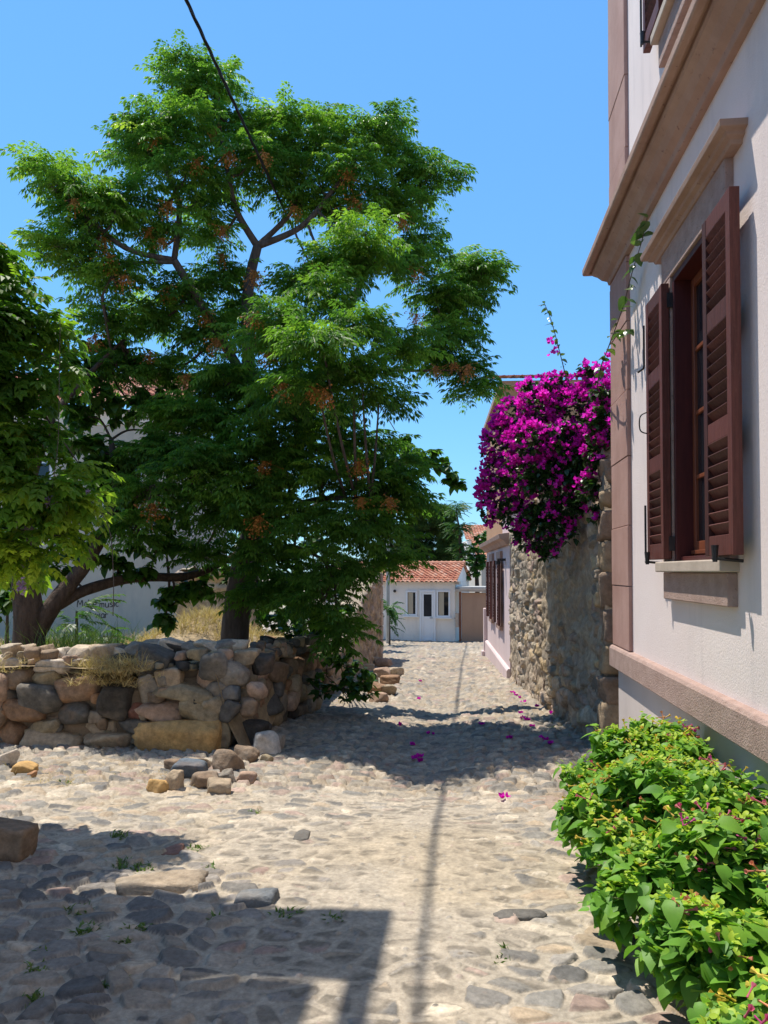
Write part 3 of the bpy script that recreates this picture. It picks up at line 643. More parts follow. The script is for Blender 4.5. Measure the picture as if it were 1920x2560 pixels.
def add_window(z0, z1, rails, tall):
    dz = z0 - WZ0
    w = bpy.data.objects.new('window', None); COL.objects.link(w); w.location = (HX, (W0 + W1) / 2, z0); under(w, house)
    off = lambda o: (setattr(o, 'parent', w), setattr(o, 'location', Vector(o.location) - Vector((HX, (W0 + W1) / 2, z0))))[0] or o
    mb = MB()                                                   # stone surround
    mb.add(*box(HX - .045, HX + .02, W0 - .22, W0 - .005, z0 - .02, z1 + .003)); mb.add(*box(HX - .045, HX + .02, W1 + .005, W1 + .22, z0 - .02, z1 + .003))
    mb.add(*box(HX - .047, HX + .02, W0 - .22, W1 + .22, z1 + .005, z1 + .235)); off(bevel(mb.build('surround', M['trim2']), .006))
    mb = MB(); pr = [(-.02, z1 + .232), (.058, z1 + .232), (.066, z1 + .255), (.095, z1 + .265), (.10, z1 + .283), (.138, z1 + .29), (.145, z1 + .325), (-.02, z1 + .335)]
    mb.add(*sweep([(HX + .1, W0 - .30), (HX, W0 - .30), (HX, W1 + .30), (HX + .1, W1 + .30)], pr)); off(bevel(mb.build('lintel_crown', M['trim']), .004))
    mb = MB(); mb.add(*box(HX - .105, HX + .3, W0 - .24, W1 + .24, z0 - .075, z0 - .004)); off(bevel(mb.build('sill', M['sill']), .008))
    mb = MB(); mb.add(*box(HX - .055, HX + .02, W0 - .21, W1 + .21, z0 - .265, z0 - .078)); off(bevel(mb.build('apron', M['trim2']), .006))
    mb = MB()                                                   # painted lining of the reveal
    mb.add(*box(HX - .03, HX + .33, W0 - .001, W0 + .035, z0, z1)); mb.add(*box(HX - .03, HX + .33, W1 - .035, W1 + .001, z0, z1))
    mb.add(*box(HX - .03, HX + .33, W0 + .035, W1 - .035, z1 - .04, z1 + .001)); mb.add(*box(HX + .0, HX + .33, W0 + .035, W1 - .035, z0 - .003, z0 + .03)); off(bevel(mb.build('lining', M['wood_dark']), .004))
    mb = MB(); xa, xb = HX + .085, HX + .135; mid = (W0 + W1) / 2
    a, b = W0 + .036, W1 - .036; c, d = z0 + .032, z1 - .042
    for s0, s1 in ((a, mid - .002), (mid + .002, b)):
        mb.add(*box(xa, xb, s0, s0 + .055, c, d)); mb.add(*box(xa, xb, s1 - .055, s1, c, d))
        mb.add(*box(xa + .001, xb - .001, s0 + .055, s1 - .055, c, c + .10)); mb.add(*box(xa + .001, xb - .001, s0 + .055, s1 - .055, d - .06, d))
        mb.add(*box(xa - .02, xa + .002, s0 + .01, s1 - .01, c + .012, c + .04))
        for q in (1, 2, 3): zc = c + .10 + (d - c - .16) * q / 4; mb.add(*box(xa + .006, xb - .006, s0 + .055, s1 - .055, zc - .014, zc + .014))
    off(bevel(mb.build('casement', M['casement']), .004))
    mb = MB(); mb.add(*box(HX + .105, HX + .113, a + .05, b - .05, c + .09, d - .05)); off(mb.build('glass', M['glass']))
    mb = MB(); mb.add(*box(HX + .29, HX + .34, a, b, z0 + .03, z1 - .04)); off(mb.build('dark_backing', M['dark_in']))  # near-black sheet stands in for the unlit room
    for (y0, y1, hy) in ((W0 - .455, W0 + .0, W0), (W1 - .0, W1 + .455, W1)):
        far = hy == W1
        sh = louvre_leaf(y0, y1, z0 + .015, z1 - .04, HX - .105, HX - .052, rails, 3).build('shutter', M['wood'])
        bevel(sh, .003); off(sh); sh.location = (0, 0, 0); sh.data.transform(Matrix.Translation(-Vector((HX, (W0 + W1) / 2, z0))))
        f = (y1 if far else y0); sg = 1 if far else -1
        def iron(name, *shapes):
            m_ = MB()
            for q in shapes: m_.add(*q)
            o = m_.build(name, M['iron']); o.parent = sh; o.location = -Vector((HX, (W0 + W1) / 2, z0))
        for zc in (z0 + .12, z1 - .16): iron('hinge', box(HX - .068, HX - .028, hy - .012, hy + .012, zc - .05, zc + .05))
        if far:
            iron('bolt', tube([(HX - .125, f - .03, z0 + .05), (HX - .125, f - .03, z0 + .42)], .008))
            iron('bolt', tube([(HX - .125, f - .03, z1 - .2), (HX - .125, f - .03, z1 - .50), (HX - .127, f - .02, z1 - .52), (HX - .15, f + .05, z1 - .53)], .008))
            iron('pull_handle', tube(spline([(HX - .106, f - .02, z0 + 1.12), (HX - .15, f, z0 + 1.09), (HX - .15, f, z0 + .99), (HX - .106, f - .02, z0 + .96)]), .005))
        iron('stay_hook', tube([(HX - .16, f - sg * .16, z0 + .0), (HX + .0, f - sg * .16, z0 - .015)], .009), tube([(HX - .145, f - sg * .16, z0 - .02), (HX - .145, f - sg * .16, z0 + .07)], [.012, .02]))
    return w
add_window(WZ0, WZ1, RAILS, True)
add_window(UZ0, UZ0 + 1.9, [UZ0 + .68, UZ0 + 1.3], True)

# ---------------------------------------------------------------- low pink house further down the street (turned 2 degrees)
ang = R(1.95)
ph = thing('low_pink_house', 'low pink house with dark red shutters beyond the stone wall', 'house', (.98, 15.7, -.6)); ph.rotation_euler.z = ang
def child(mb, name, mat, par, bev=0):
    o = mb.build(name, mat); o.parent = par
    if bev: bevel(o, bev)
    return o
L = 6.4
holes = [(1.5, 2.25, 1.0, 2.45), (3.9, 4.6, 1.0, 2.45)]
mb = MB(); wall_holes(mb, 0, .2, -.2, L, -.4, 2.85, holes)
mb.add([[0, L, -.4], [0, L, 2.85], [5, L, 2.85], [5, L, -.4]], np.array([[0, 1, 2, 3]])); mb.add([[0, -.2, -.4], [5, -.2, -.4], [5, -.2, 2.85], [0, -.2, 2.85]], np.array([[0, 1, 2, 3]]))
mb.add(*box(.02, 5, -.18, 1.6, 2.85, 3.35)); child(mb, 'wall', M['pinkwall'], ph)
mb = MB(); mb.add(*sweep([(0, -.2), (0, L), (5, L)], [(-.02, 2.72), (.06, 2.74), (.12, 2.82), (.20, 2.86), (.22, 2.95), (-.02, 2.98)])); child(mb, 'cornice', M['trim'], ph, .006)
mb = MB(); mb.add(*sweep([(0, -.2), (0, L), (5, L)], [(-.02, -.5), (.07, -.5), (.07, .22), (.04, .26), (-.02, .26)])); child(mb, 'plinth', M['pinkwall'], ph, .006)
mb = MB(); mb.add(*box(-.10, .04, L - .15, L + .14, -.45, 1.15)); mb.add(*box(-.16, .04, L - .2, L + .16, -.45, -.05)); child(mb, 'corner_guard', M['pinkwall'], ph, .02)
for (y0, y1, z0, z1) in holes:
    w = bpy.data.objects.new('window', None); COL.objects.link(w); w.parent = ph; w.location = (0, y0, z0)
    mb = MB()
    for q in (box(-.04, .03, -.12, -.002, 0, z1 - z0), box(-.04, .03, y1 - y0 + .002, y1 - y0 + .12, 0, z1 - z0), box(-.06, .03, -.16, y1 - y0 + .16, z1 - z0 + .003, z1 - z0 + .2), box(-.07, .03, -.16, y1 - y0 + .16, -.1, -.003)): mb.add(*q)
    child(mb, 'surround', M['trim'], w, .006)
    mb = MB(); mb.add(*box(.13, .15, 0, y1 - y0, 0, z1 - z0)); child(mb, 'glass', M['glass'], w)
    for a, b in ((-.40, -.01), (y1 - y0 + .01, y1 - y0 + .40)):
        child(louvre_leaf(a, b, .02, z1 - z0, -.125, -.075, [.5, 1.0]), 'shutter', M['wood'], w)
mb = MB(); mb.add(*box(-.18, .0, .62, .80, 2.42, 2.47)); mb.add(*tube([(-.16, .71, 2.42), (-.16, .71, 2.34)], [.05, .06], 8)); child(mb, 'wall_lamp', M['iron'], ph)
# upper ochre block
def tiles(W, Ln, tw=.2, th=.26, rise=.04, seed=1, pal=((.50, .20, .115), (.56, .26, .16), (.44, .165, .10), (.58, .32, .22))):
    """a sheet of curved clay tiles, W wide (x), Ln long up the slope (y)"""
    nx = int(W / tw) * 6 + 1; rows = int(Ln / th); xs = np.linspace(0, W, nx); ys = []; zs = []; rid = []
    for r in range(rows + 1):
        for t, zz in ((0, .034), (.04, .030), (.96, .0)): ys.append((r + t) * th); zs.append(zz); rid.append(r)
    ys = np.array(ys); zs = np.array(zs); X, Y = np.meshgrid(xs, ys, indexing='xy')
    ph_ = X / tw * 2 * math.pi
    Z = zs[:, None] + rise * (.5 + .5 * np.cos(ph_)) + .012 * (h2(np.floor(X / tw), np.array(rid)[:, None] + 0 * X, seed) - .5)
    cr = h2(np.floor(X / tw + .5), np.array(rid)[:, None] + 0 * X, seed + 5); C = np.array(pal)[np.minimum((cr * len(pal)).astype(int), len(pal) - 1)]
    return np.stack([X, Y, Z], -1).reshape(-1, 3), grid_faces(len(ys), nx), C.reshape(-1, 3)
up = thing('ochre_house', 'ochre upper house with a curved tile roof edge rising behind the bougainvillea', 'house', (.98, 17.35, -.6)); up.rotation_euler.z = ang
mb = MB(); mb.add(*box(.04, 5.2, 0, 6.2, 2.0, 6.35)); child(mb, 'wall', M['ochre'], up, .01)
mb = MB(); mb.add(*box(-.10, 5.3, -.10, 6.3, 6.33, 6.46)); child(mb, 'eave_board', M['tan_metal'], up, .01)
V, F, C = tiles(5.6, 3.4); V = V @ rotx(R(14)).T + np.array([-.2, -.28, 6.47]); mb = MB(); mb.add(V, F, C); child(mb, 'roof', M['tile'], up)

# ---------------------------------------------------------------- white cottage at the end of the street
HA = R(-9.5)
c = P(1138, 1604, 29.0)
wh = thing('white_cottage', 'small white cottage with red tile roof closing the street', 'house', (c[0], c[1], -1.12)); wh.rotation_euler.z = HA
WL = -5.2                                                       # wall runs from WL to 0 along local x, front at local y = 0
mb = MB(); EZ = 2.32
hol = [(-1.86, -1.36, 1.05, 1.92), (-1.16, -.55, 1.02, 1.95)]
door = (-2.6 + 1.45 - .08, -.6)
mb.add(*box(WL, 0, 0, 3.4, -.3, EZ)); child(mb, 'wall', M['white'], wh, .01)
mb = MB(); mb.add([[0, 0, EZ], [0, 3.4, EZ], [0, 1.75, EZ + .68]], np.array([[0, 1, 2]])); child(mb, 'gable', M['white'], wh); mb = MB(); mb.add([[WL, 0, EZ], [WL, 1.75, EZ + .68], [WL, 3.4, EZ]], np.array([[0, 1, 2]])); child(mb, 'gable', M['white'], wh)
rf = bpy.data.objects.new('roof', None); COL.objects.link(rf); rf.parent = wh
V, F, C = tiles(-WL + .22, 2.08, .185, .23, .045, 3); V = V @ rotx(R(21)).T + np.array([WL - .12, -.2, EZ - .03]); mb = MB(); mb.add(V, F, C); child(mb, 'tile_slope', M['tile'], rf)
V, F, C = tiles(-WL + .22, 2.0, .185, .23, .045, 4); V = (V @ rotx(R(21)).T) @ rotz(math.pi).T + np.array([.1, 3.6, EZ - .03]); mb = MB(); mb.add(V, F, C); child(mb, 'tile_slope', M['tile'], rf)
mb = MB()
for q in range(14):
    x = WL - .1 + q * .385; a = np.linspace(0, math.pi, 9)
    mb.add(*tube([(x, 1.72, EZ + .70), (x + .41, 1.72, EZ + .715)], [.105, .095], 10), col=np.array([.55, .25, .16]) * (.85 + .3 * rng.random()))
child(mb, 'ridge_tiles', M['tile'], rf)
mb = MB(); mb.add(*box(.02, .17, -.08, .25, EZ - .10, EZ + .02)); child(mb, 'eave_stone', M['sill'], wh, .01)
def upvc(x0, x1, z0, z1, curtain):
    w = bpy.data.objects.new('window', None); COL.objects.link(w); w.parent = wh; w.location = (x0, 0, z0)
    W, H = x1 - x0, z1 - z0; mb = MB(); fr = .065
    for q in (box(0, fr, -.06, .02, 0, H), box(W - fr, W, -.06, .02, 0, H), box(fr, W - fr, -.058, .02, 0, fr), box(fr, W - fr, -.058, .02, H - fr, H)): mb.add(*q)
    child(mb, 'frame', M['pvc'], w, .006)
    mb = MB(); mb.add(*box(fr, W - fr, -.018, -.008, fr, H - fr)); child(mb, 'glass', M['glass'], w)
    mb = MB(); mb.add(*box(fr + .02, fr + .02 + (W - 2 * fr) * curtain, -.028, -.020, fr + .01, H - fr - .01)); child(mb, 'curtain', M['curtain'], w)
    mb = MB(); mb.add(*box(-.12, W + .06, -.11, .0, -.05, -.003)); child(mb, 'sill', M['pvc'], w, .006)
upvc(-1.90, -1.46, 1.02, 1.98, .6); upvc(-.66 - .05, -.13 - .05, .98, 2.0, .5)
dr = bpy.data.objects.new('door', None); COL.objects.link(dr); dr.parent = wh; dr.location = (-1.36, 0, 0)
mb = MB(); DW = .62
for q in (box(0, .08, -.07, .01, 0, 2.0), box(DW - .08, DW, -.07, .01, 0, 2.0), box(.08, DW - .08, -.068, .01, 1.92, 2.0)): mb.add(*q)
child(mb, 'frame', M['pvc'], dr, .006)
mb = MB()
for q in (box(.085, .155, -.055, .01, .02, 1.915), box(DW - .155, DW - .085, -.055, .01, .02, 1.915), box(.155, DW - .155, -.053, .01, .02, .16), box(.155, DW - .155, -.053, .01, .88, 1.0), box(.155, DW - .155, -.053, .01, 1.84, 1.915), box(.155, DW - .155, -.035, .01, .16, .88)): mb.add(*q)
child(mb, 'leaf', M['pvc'], dr, .006)
mb = MB(); mb.add(*box(.156, DW - .156, -.03, .0, 1.0, 1.84)); child(mb, 'glass', M['dark_in'], dr)
mb = MB(); mb.add(*tube([(DW - .12, -.055, .95), (DW - .12, -.1, .95), (DW - .22, -.1, .95)], .011)); child(mb, 'handle', M['iron'], dr)
mb = MB(); mb.add(*tube([(-2.33, 0, 1.98), (-2.33, -.11, 1.96)], [.03, .06], 10)); child(mb, 'wall_lamp', M['iron'], wh)
mb = MB(); mb.add(*box(WL, 0.01, -.03, .0, -.3, .07)); child(mb, 'base_strip', M['concrete'], wh)
# tan gate beside it
gt = thing('tan_gate', 'plain tan metal gate under a flat pale lintel beside the white cottage', 'gate', (c[0] + .12, c[1] - .10, -1.12)); gt.rotation_euler.z = HA
mb = MB(); mb.add(*box(.12, 2.0, 0, .05, -.1, 1.92)); child(mb, 'panel', M['tan_metal'], gt, .006)
mb = MB(); mb.add(*box(.03, .10, -.03, .08, -.2, 1.95)); child(mb, 'post', M['rust'], gt, .006)
mb = MB(); mb.add(*box(-.1, 2.0, -.12, .5, 1.955, 2.06)); child(mb, 'lintel', M['sill'], gt, .01)
mb = MB(); mb.add(*box(-.05, 2.0, -.06, 1.6, 2.064, 2.14)); child(mb, 'roof_slab', M['concrete'], gt, .01)
mb = MB(); mb.add(*box(-.10, .02, -.10, .03, .62, 1.15)); mb.add(*box(-.16, -.10, -.08, .0, .92, .98)); child(mb, 'meter_box', M['sill'], gt, .01)
pp = S(838, 1370, 27.5)
mb = MB(); mb.add(*tube([(0, 0, -.2), (0, 0, 4.2)], [.075, .06], 10)); mb.add(*box(-.35, .35, -.03, .03, 3.85, 3.95))
tag(mb.build('utility_pole', M['concrete'], origin=None), 'grey utility pole in front of the white cottage', 'pole').location = (pp[0], pp[1], gzf(pp[0], pp[1]))
# pale houses far behind
def far_house(sx0, sx1, sy0, D, label, mat, roofc=True):
    a, b = S(sx0, sy0, D), S(sx1, sy0, D); t = thing('distant_house', label, 'house', ((a[0] + b[0]) / 2, (a[1] + b[1]) / 2, -1.2)); t.rotation_euler.z = math.atan2(b[1] - a[1], b[0] - a[0])
    W = np.linalg.norm(b - a); H = a[2] + 1.2; mb = MB(); mb.add(*box(-W / 2, W / 2, 0, 6, -.5, H)); child(mb, 'wall', mat, t)
    mb = MB(); V, F, C = tiles(W + .5, 3.4, .22, .3, .05, 6); mb.add(V @ rotx(R(22)).T + np.array([-W / 2 - .25, -.3, H - .05]), F, C); child(mb, 'roof', M['tile'], t)
    for q in range(max(1, int(W / 2.2))):
        x = -W / 2 + .7 + q * 2.1; mb = MB(); mb.add(*box(x, x + .8, -.03, .02, H - 1.7, H - .5)); wo = child(mb, 'window', M['pvc'], t)
        mb = MB(); mb.add(*box(x + .07, x + .73, -.045, -.031, H - 1.63, H - .57)); g_ = child(mb, 'glass', M['glass'], wo)
    return t
far_house(1012, 1090, 1166, 58, 'white far house with a tile roof glimpsed above the tan gate', M['white'])
far_house(1040, 1120, 1214, 41, 'low pale house just over the tan gate roof slab', M['greywall'])

# ---------------------------------------------------------------- house with writing behind the garden
gl, gr = S(-330, 1400, 17.2), S(372, 1400, 17.2); dv = gr - gl; W = float(np.linalg.norm(dv[:2])); ga = math.atan2(dv[1], dv[0])
gh = thing('garden_house', 'grey plastered house with painted words low on its wall behind the garden trees', 'house', (gr[0], gr[1], -.3)); gh.rotation_euler.z = ga
mb = MB(); mb.add(*box(-W, 0, 0, 6, -.4, 5.55)); child(mb, 'wall', M['greywall'], gh, .01)
mb = MB(); mb.add(*sweep([(0, 6), (0, 0), (-W, 0)][::-1], [(-.02, 5.2), (.05, 5.2), (.08, 5.3), (.20, 5.36), (.22, 5.52), (-.02, 5.55)][::1])); child(mb, 'cornice', M['white'], gh)
V, F, C = tiles(W + .6, 3.6, .2, .28, .05, 9); mb = MB(); mb.add(V @ rotx(R(25)).T + np.array([-W - .3, -.38, 5.56]), F, C); child(mb, 'roof', M['tile'], gh)
mb = MB(); mb.add(*box(-W, .0, -.02, .0, -.4, .32)); child(mb, 'damp_base', m_surf('damp_plaster', (.25, .26, .25), (.42, .43, .41), 5, .95, .3, 40, .004), gh)
for x in (-1.6, -3.6):
    mb = MB(); mb.add(*box(x, x + .9, -.05, .02, 2.8, 4.4)); wo = child(mb, 'window', M['pvc'], gh)
    mb = MB(); mb.add(*box(x + .08, x + .82, -.07, -.052, 2.88, 4.32)); child(mb, 'glass', M['glass'], wo)
STROKES = {'M': [[(0, 0), (.1, 1), (.4, .35), (.7, 1), (.8, 0)]], 'a': [[(.5, .5), (.25, .6), (.05, .3), (.2, 0), (.45, .15), (.5, .5), (.5, .1), (.6, 0)]],
 'k': [[(.05, 1), (.05, 0)], [(.45, .6), (.07, .28), (.5, 0)]], 'e': [[(.05, .32), (.5, .35), (.4, .6), (.15, .55), (.05, .25), (.2, 0), (.5, .08)]],
 'm': [[(0, 0), (.03, .6)], [(.03, .45), (.22, .6), (.3, .4), (.3, 0)], [(.3, .45), (.5, .6), (.6, .4), (.6, 0)]], 'u': [[(.03, .6), (.05, .12), (.25, 0), (.45, .15), (.48, .6), (.5, 0)]],
 's': [[(.45, .55), (.2, .6), (.1, .42), (.4, .25), (.38, .05), (.05, .02)]], 'i': [[(.08, .6), (.1, 0)], [(.08, .8), (.1, .86)]], 'c': [[(.45, .52), (.2, .6), (.05, .3), (.2, 0), (.45, .08)]],
 'n': [[(0, 0), (.03, .6)], [(.03, .42), (.25, .6), (.42, .42), (.42, 0)]], 'o': [[(.25, .6), (.05, .32), (.2, 0), (.42, .2), (.4, .52), (.25, .6)]], 't': [[(.22, .95), (.22, .1), (.35, 0)], [(.02, .65), (.42, .66)]],
 'w': [[(0, .6), (.12, 0), (.3, .45), (.45, 0), (.6, .6)]], 'r': [[(.03, .6), (.06, 0)], [(.06, .4), (.2, .58), (.38, .54)]], ' ': []}
ADV = {'M': .98, 'm': .78, 'w': .74, 'i': .24, ' ': .42}
t0 = S(166, 1311, 17.2); rel = t0 - np.array(gh.location); bx = rel[0] * math.cos(ga) + rel[1] * math.sin(ga); bz = rel[2]
for line, (ox, oz) in (('Make music', (0, 0)), ('not war', (.06, -.235))):
    x = bx + ox
    for word in line.split():
        mb = MB()
        for ch in word:
            for st in STROKES[ch]:
                p = spline([(x + a * .155, -.004, bz + oz + b * .155 + .012 * math.sin(x * 9)) for a, b in st], 4)
                V, F = tube(p, .0095, 5); V[:, 1] = -.004 + (V[:, 1] + .004) * .3; mb.add(V, F)
            x += ADV.get(ch, .62) * .155
        x += .065; child(mb, 'painted_word', M['paint_black'], gh)

# ---------------------------------------------------------------- garden ground behind the dry stone wall
gx = np.linspace(-16, -2.15, 90); gy = np.linspace(7.55, 20, 110); GX, GY = np.meshgrid(gx, gy, indexing='xy')
cm = S(395, 1390, 11.8)
def garden_z(x, y):
    x = np.asarray(x, float); y = np.asarray(y, float)
    z = np.interp(y, [7.5, 9, 12, 16.5, 20], [.60, .52, .34, .0, -.1]) + .12 * (fbm(x * .9, y * .9, 12, 4) - .5)
    z = z + .58 * np.exp(-((x - cm[0] - .1) / .75) ** 2 - ((y - 12.3) / 1.0) ** 2)
    edge = sstep(-2.5 + 0 * y, -2.2 + 0 * y, x - .10 * (np.clip(y, 7.5, 11.3) - WF) * (y < 11.5) - .3 * (y >= 11.5)); return z * (1 - edge) + edge * (np.interp(y, PY, PZ) - .05)
GZ = garden_z(GX, GY)
cc = np.array([.40, .30, .18]) * (.75 + .5 * fbm(GX * 2, GY * 2, 19, 4))[..., None]
m = MB(); m.add(np.stack([GX, GY, GZ], -1).reshape(-1, 3), grid_faces(110, 90), cc.reshape(-1, 3)); o = m.build('garden_soil', M['soil'], smooth=True); o['kind'] = 'structure'

def blades(mb, pts, hgt, wid, lean, n_each, spread):
    V = []; rn = []
    for p in pts:
        for _ in range(n_each):
            a = rng.random() * 6.283; r = spread * math.sqrt(rng.random()); b = np.array([p[0] + r * math.cos(a), p[1] + r * math.sin(a), p[2] - .01])
            d = np.array([rng.normal() * lean, rng.normal() * lean, 1.]); d /= np.linalg.norm(d); h = hgt * (.5 + .8 * rng.random()); s = np.array([math.cos(a + 1.3), math.sin(a + 1.3), 0]) * wid
            mdl = b + d * h * .55; tip = b + d * h + np.array([d[0], d[1], -.35]) * h * .35
            V += [b - s, b + s, mdl - s * .8, mdl + s * .8, tip]; q = rng.random(); rn += [q] * 5
    V = np.array(V); k = np.arange(len(V) // 5)[:, None] * 5
    mb.add(V, [k + np.array([[0, 1, 3, 2]]), k + np.array([[2, 3, 4]])], rnd=np.array(rn))
mb = MB(); pts = []
for i in range(330):
    x = cm[0] + rng.normal() * .75; y = 11.4 + rng.random() * 2.2; pts.append((x, y, float(garden_z(x, y))))
for i in range(260):
    x = -2.6 - rng.random() * 8; y = 7.9 + rng.random() * 6; pts.append((x, y, float(garden_z(x, y))))
blades(mb, pts, .26, .004, .75, 13, .13)
pts = []
for (a, b, n) in ((250, 1430, 16), (215, 1448, 10), (285, 1420, 9), (292, 1480, 7), (20, 1440, 6), (205, 1425, 6)):
    for i in range(n):
        p = S(a + rng.normal() * 22, b, 7.6 + .25 * rng.random()); pts.append((p[0], p[1], .55 + .16 * rng.random()))
for i in range(46):
    p = S(225 + rng.normal() * 42, 1445, 7.62 + .3 * rng.random()); pts.append((p[0], p[1] + .02, .46 + .26 * rng.random() ** 2))
blades(mb, pts, .16, .003, 1.5, 15, .09)
o = mb.build('dry_grass', M['straw']); o['kind'] = 'stuff'
mb = MB(); pts = []
for i in range(70):
    p = S(150 + rng.normal() * 70, 1395, 8.4 + 2.5 * rng.random()); pts.append((p[0], p[1], float(garden_z(p[0], p[1]))))
blades(mb, pts, .5, .004, .4, 12, .12)
o = mb.build('green_grass', M['weed']); o['kind'] = 'stuff'
mb = MB(); pts = []
for (a, b, n) in ((258, 1805, 5), (265, 1870, 5), (300, 1878, 7), (430, 1835, 2), (465, 1880, 3), (540, 1752, 2), (170, 1970, 4), (180, 2010, 5), (100, 2060, 4), (300, 2010, 4), (260, 2030, 4), (720, 1985, 2), (620, 1975, 3),
    (240, 2130, 4), (60, 2165, 5), (1090, 2062, 1), (1085, 2070, 1), (1075, 1452, 6), (1062, 1445, 5), (835, 1432, 5), (1200, 1575, 8), (1215, 1590, 8), (1185, 1560, 6), (140, 1690, 2), (75, 2095, 3), (470, 1990, 2)):
    for i in range(n): g = G(a + rng.normal() * 7, b + rng.normal() * 3); pts.append((g[0], g[1], gzf(g[0], g[1]) + .01))
blades(mb, pts, .035, .006, 1.0, 12, .05); o = mb.build('street_weeds', M['weed']); o['kind'] = 'stuff'
mb = MB(); pts = []
for i in range(150):
    g = G(rng.random() * 520, 1655 + rng.random() * 45); pts.append((g[0], g[1], gzf(g[0], g[1]) + .012))
blades(mb, pts, .09, .0022, 3.0, 5, .12); o = mb.build('straw_litter', M['straw']); o['kind'] = 'stuff'

# ---------------------------------------------------------------- leaves
def leaflet(L, w, fold=.25, droop=.12):
    return np.array([[0, 0, 0], [-w, L * .42, fold * w], [0, L, -droop * L], [w, L * .42, fold * w]]), np.array([[0, 2, 1], [0, 3, 2]])
def compound(pairs, Lr, ll, lw, droop, pin=0, seed=0):
    g = np.random.default_rng(seed); V = []; F = []; n = 0
    def pos(t): return np.array([0, Lr * t, Lr * (.22 * t - droop * t * t)])
    def put(p, d, L, w):
        nonlocal n
        d = d / np.linalg.norm(d); upv = np.array([0, .1, 1.]); s = np.cross(d, upv); s /= np.linalg.norm(s); q = np.cross(s, d)
        v, f = leaflet(L, w); V.append(p + v[:, :1] * s + v[:, 1:2] * d + v[:, 2:] * q); F.append(f + n); n += 4
    for i in range(pairs):
        t = .28 + .68 * i / max(1, pairs - 1)
        for sd in (-1, 1):
            d = np.array([sd * (.9 - .25 * t), .55 + .2 * t, -.22 - .5 * t * droop * 2 + (g.random() - .5) * .3]); j = .8 + .4 * g.random()
            if pin:
                Lp = Lr * .30 * (1.1 - abs(t - .5)); dn = d / np.linalg.norm(d); fw = np.array([0, .9, -.4])
                for q in range(pin):
                    for s2 in (-1, 1): put(pos(t) + dn * Lp * (.3 + .6 * q / pin), dn * .55 + s2 * np.cross(dn, [0, 0, 1]) * .8 + np.array([0, 0, -.35 + (g.random() - .5) * .4]), ll * j, lw)
                put(pos(t) + dn * Lp * .95, dn + np.array([0, 0, -.4]), ll * j * 1.1, lw)
            else: put(pos(t), d, ll * j * (1.05 - .35 * abs(t - .5)), lw)
    put(pos(1.), np.array([0, .8, -.7]), ll, lw)
    r = [pos(t) for t in np.linspace(0, 1, 5)]; w = .0022
    rv = np.concatenate([[p + np.array([-w, 0, 0]), p + np.array([w, 0, 0])] for p in r]); V.append(rv)
    rf_ = np.array([[2 * k, 2 * k + 1, 2 * k + 3] for k in range(4)] + [[2 * k, 2 * k + 3, 2 * k + 2] for k in range(4)]) + n
    F.append(rf_); return np.concatenate(V), np.concatenate(F)
def broadleaf(L, w, notch=.12, cup=.18, tipdrop=.25):
    t = np.array([0., .12, .35, .6, .82, 1.]); wd = np.array([0., .72, 1., .78, .40, 0.]) * w
    y = L * t; z = -tipdrop * L * t * t
    mid = np.stack([0 * y, y, z], 1); mid[0, 1] += 0
    lf = np.stack([-wd[1:5], y[1:5] - notch * L * np.array([1, .2, 0, 0]), z[1:5] + cup * wd[1:5]], 1); rt = lf * np.array([-1, 1, 1])
    V = np.concatenate([mid, lf, rt]); F = []
    for o_, flip in ((6, 0), (10, 1)):
        q = [[0, 1, o_]] + [[i, i + 1, o_ + i] for i in (1, 2, 3)] + [[i, o_ + i, o_ + i - 1] for i in (1, 2, 3)] + [[4, 5, o_ + 3]]
        F += [f[::-1] if flip else f for f in q]
    return V, np.array(F)
def place(mb, tmpl, Rm, T, sc, rnd):
    """copies of one leaf template merged into one mesh: Rm (n,3,3), T (n,3), sc (n)"""
    V, F = tmpl; n = len(T); k = len(V)
    W = np.einsum('nij,kj->nki', Rm, V) * sc[:, None, None] + T[:, None, :]
    Fa = (F[None] + (np.arange(n) * k)[:, None, None]).reshape(-1, F.shape[1])
    mb.add(W.reshape(-1, 3), Fa, rnd=np.clip(np.repeat(rnd, k), 0, 1))
def eul(az, el, roll):
    """leaf pointing at azimuth az, raised by el, rolled"""
    n = len(az); ca, sa, ce, se, cr, sr = np.cos(az), np.sin(az), np.cos(el), np.sin(el), np.cos(roll), np.sin(roll); Z = np.zeros(n); O = np.ones(n)
    Rz = np.stack([np.stack([ca, -sa, Z], 1), np.stack([sa, ca, Z], 1), np.stack([Z, Z, O], 1)], 1)
    Rx = np.stack([np.stack([O, Z, Z], 1), np.stack([Z, ce, -se], 1), np.stack([Z, se, ce], 1)], 1)
    Ry = np.stack([np.stack([cr, Z, sr], 1), np.stack([Z, O, Z], 1), np.stack([-sr, Z, cr], 1)], 1)
    return Rz @ Rx @ Ry
def shell(c, r, n, lo=.45, up=.25):
    d = rng.normal(size=(n, 3)); d /= np.linalg.norm(d, axis=1)[:, None]; d[:, 2] += up * rng.random(n); d /= np.linalg.norm(d, axis=1)[:, None]
    q = lo + (1 - lo) * rng.random(n) ** .6
    return c + d * q[:, None] * np.asarray(r), d, q
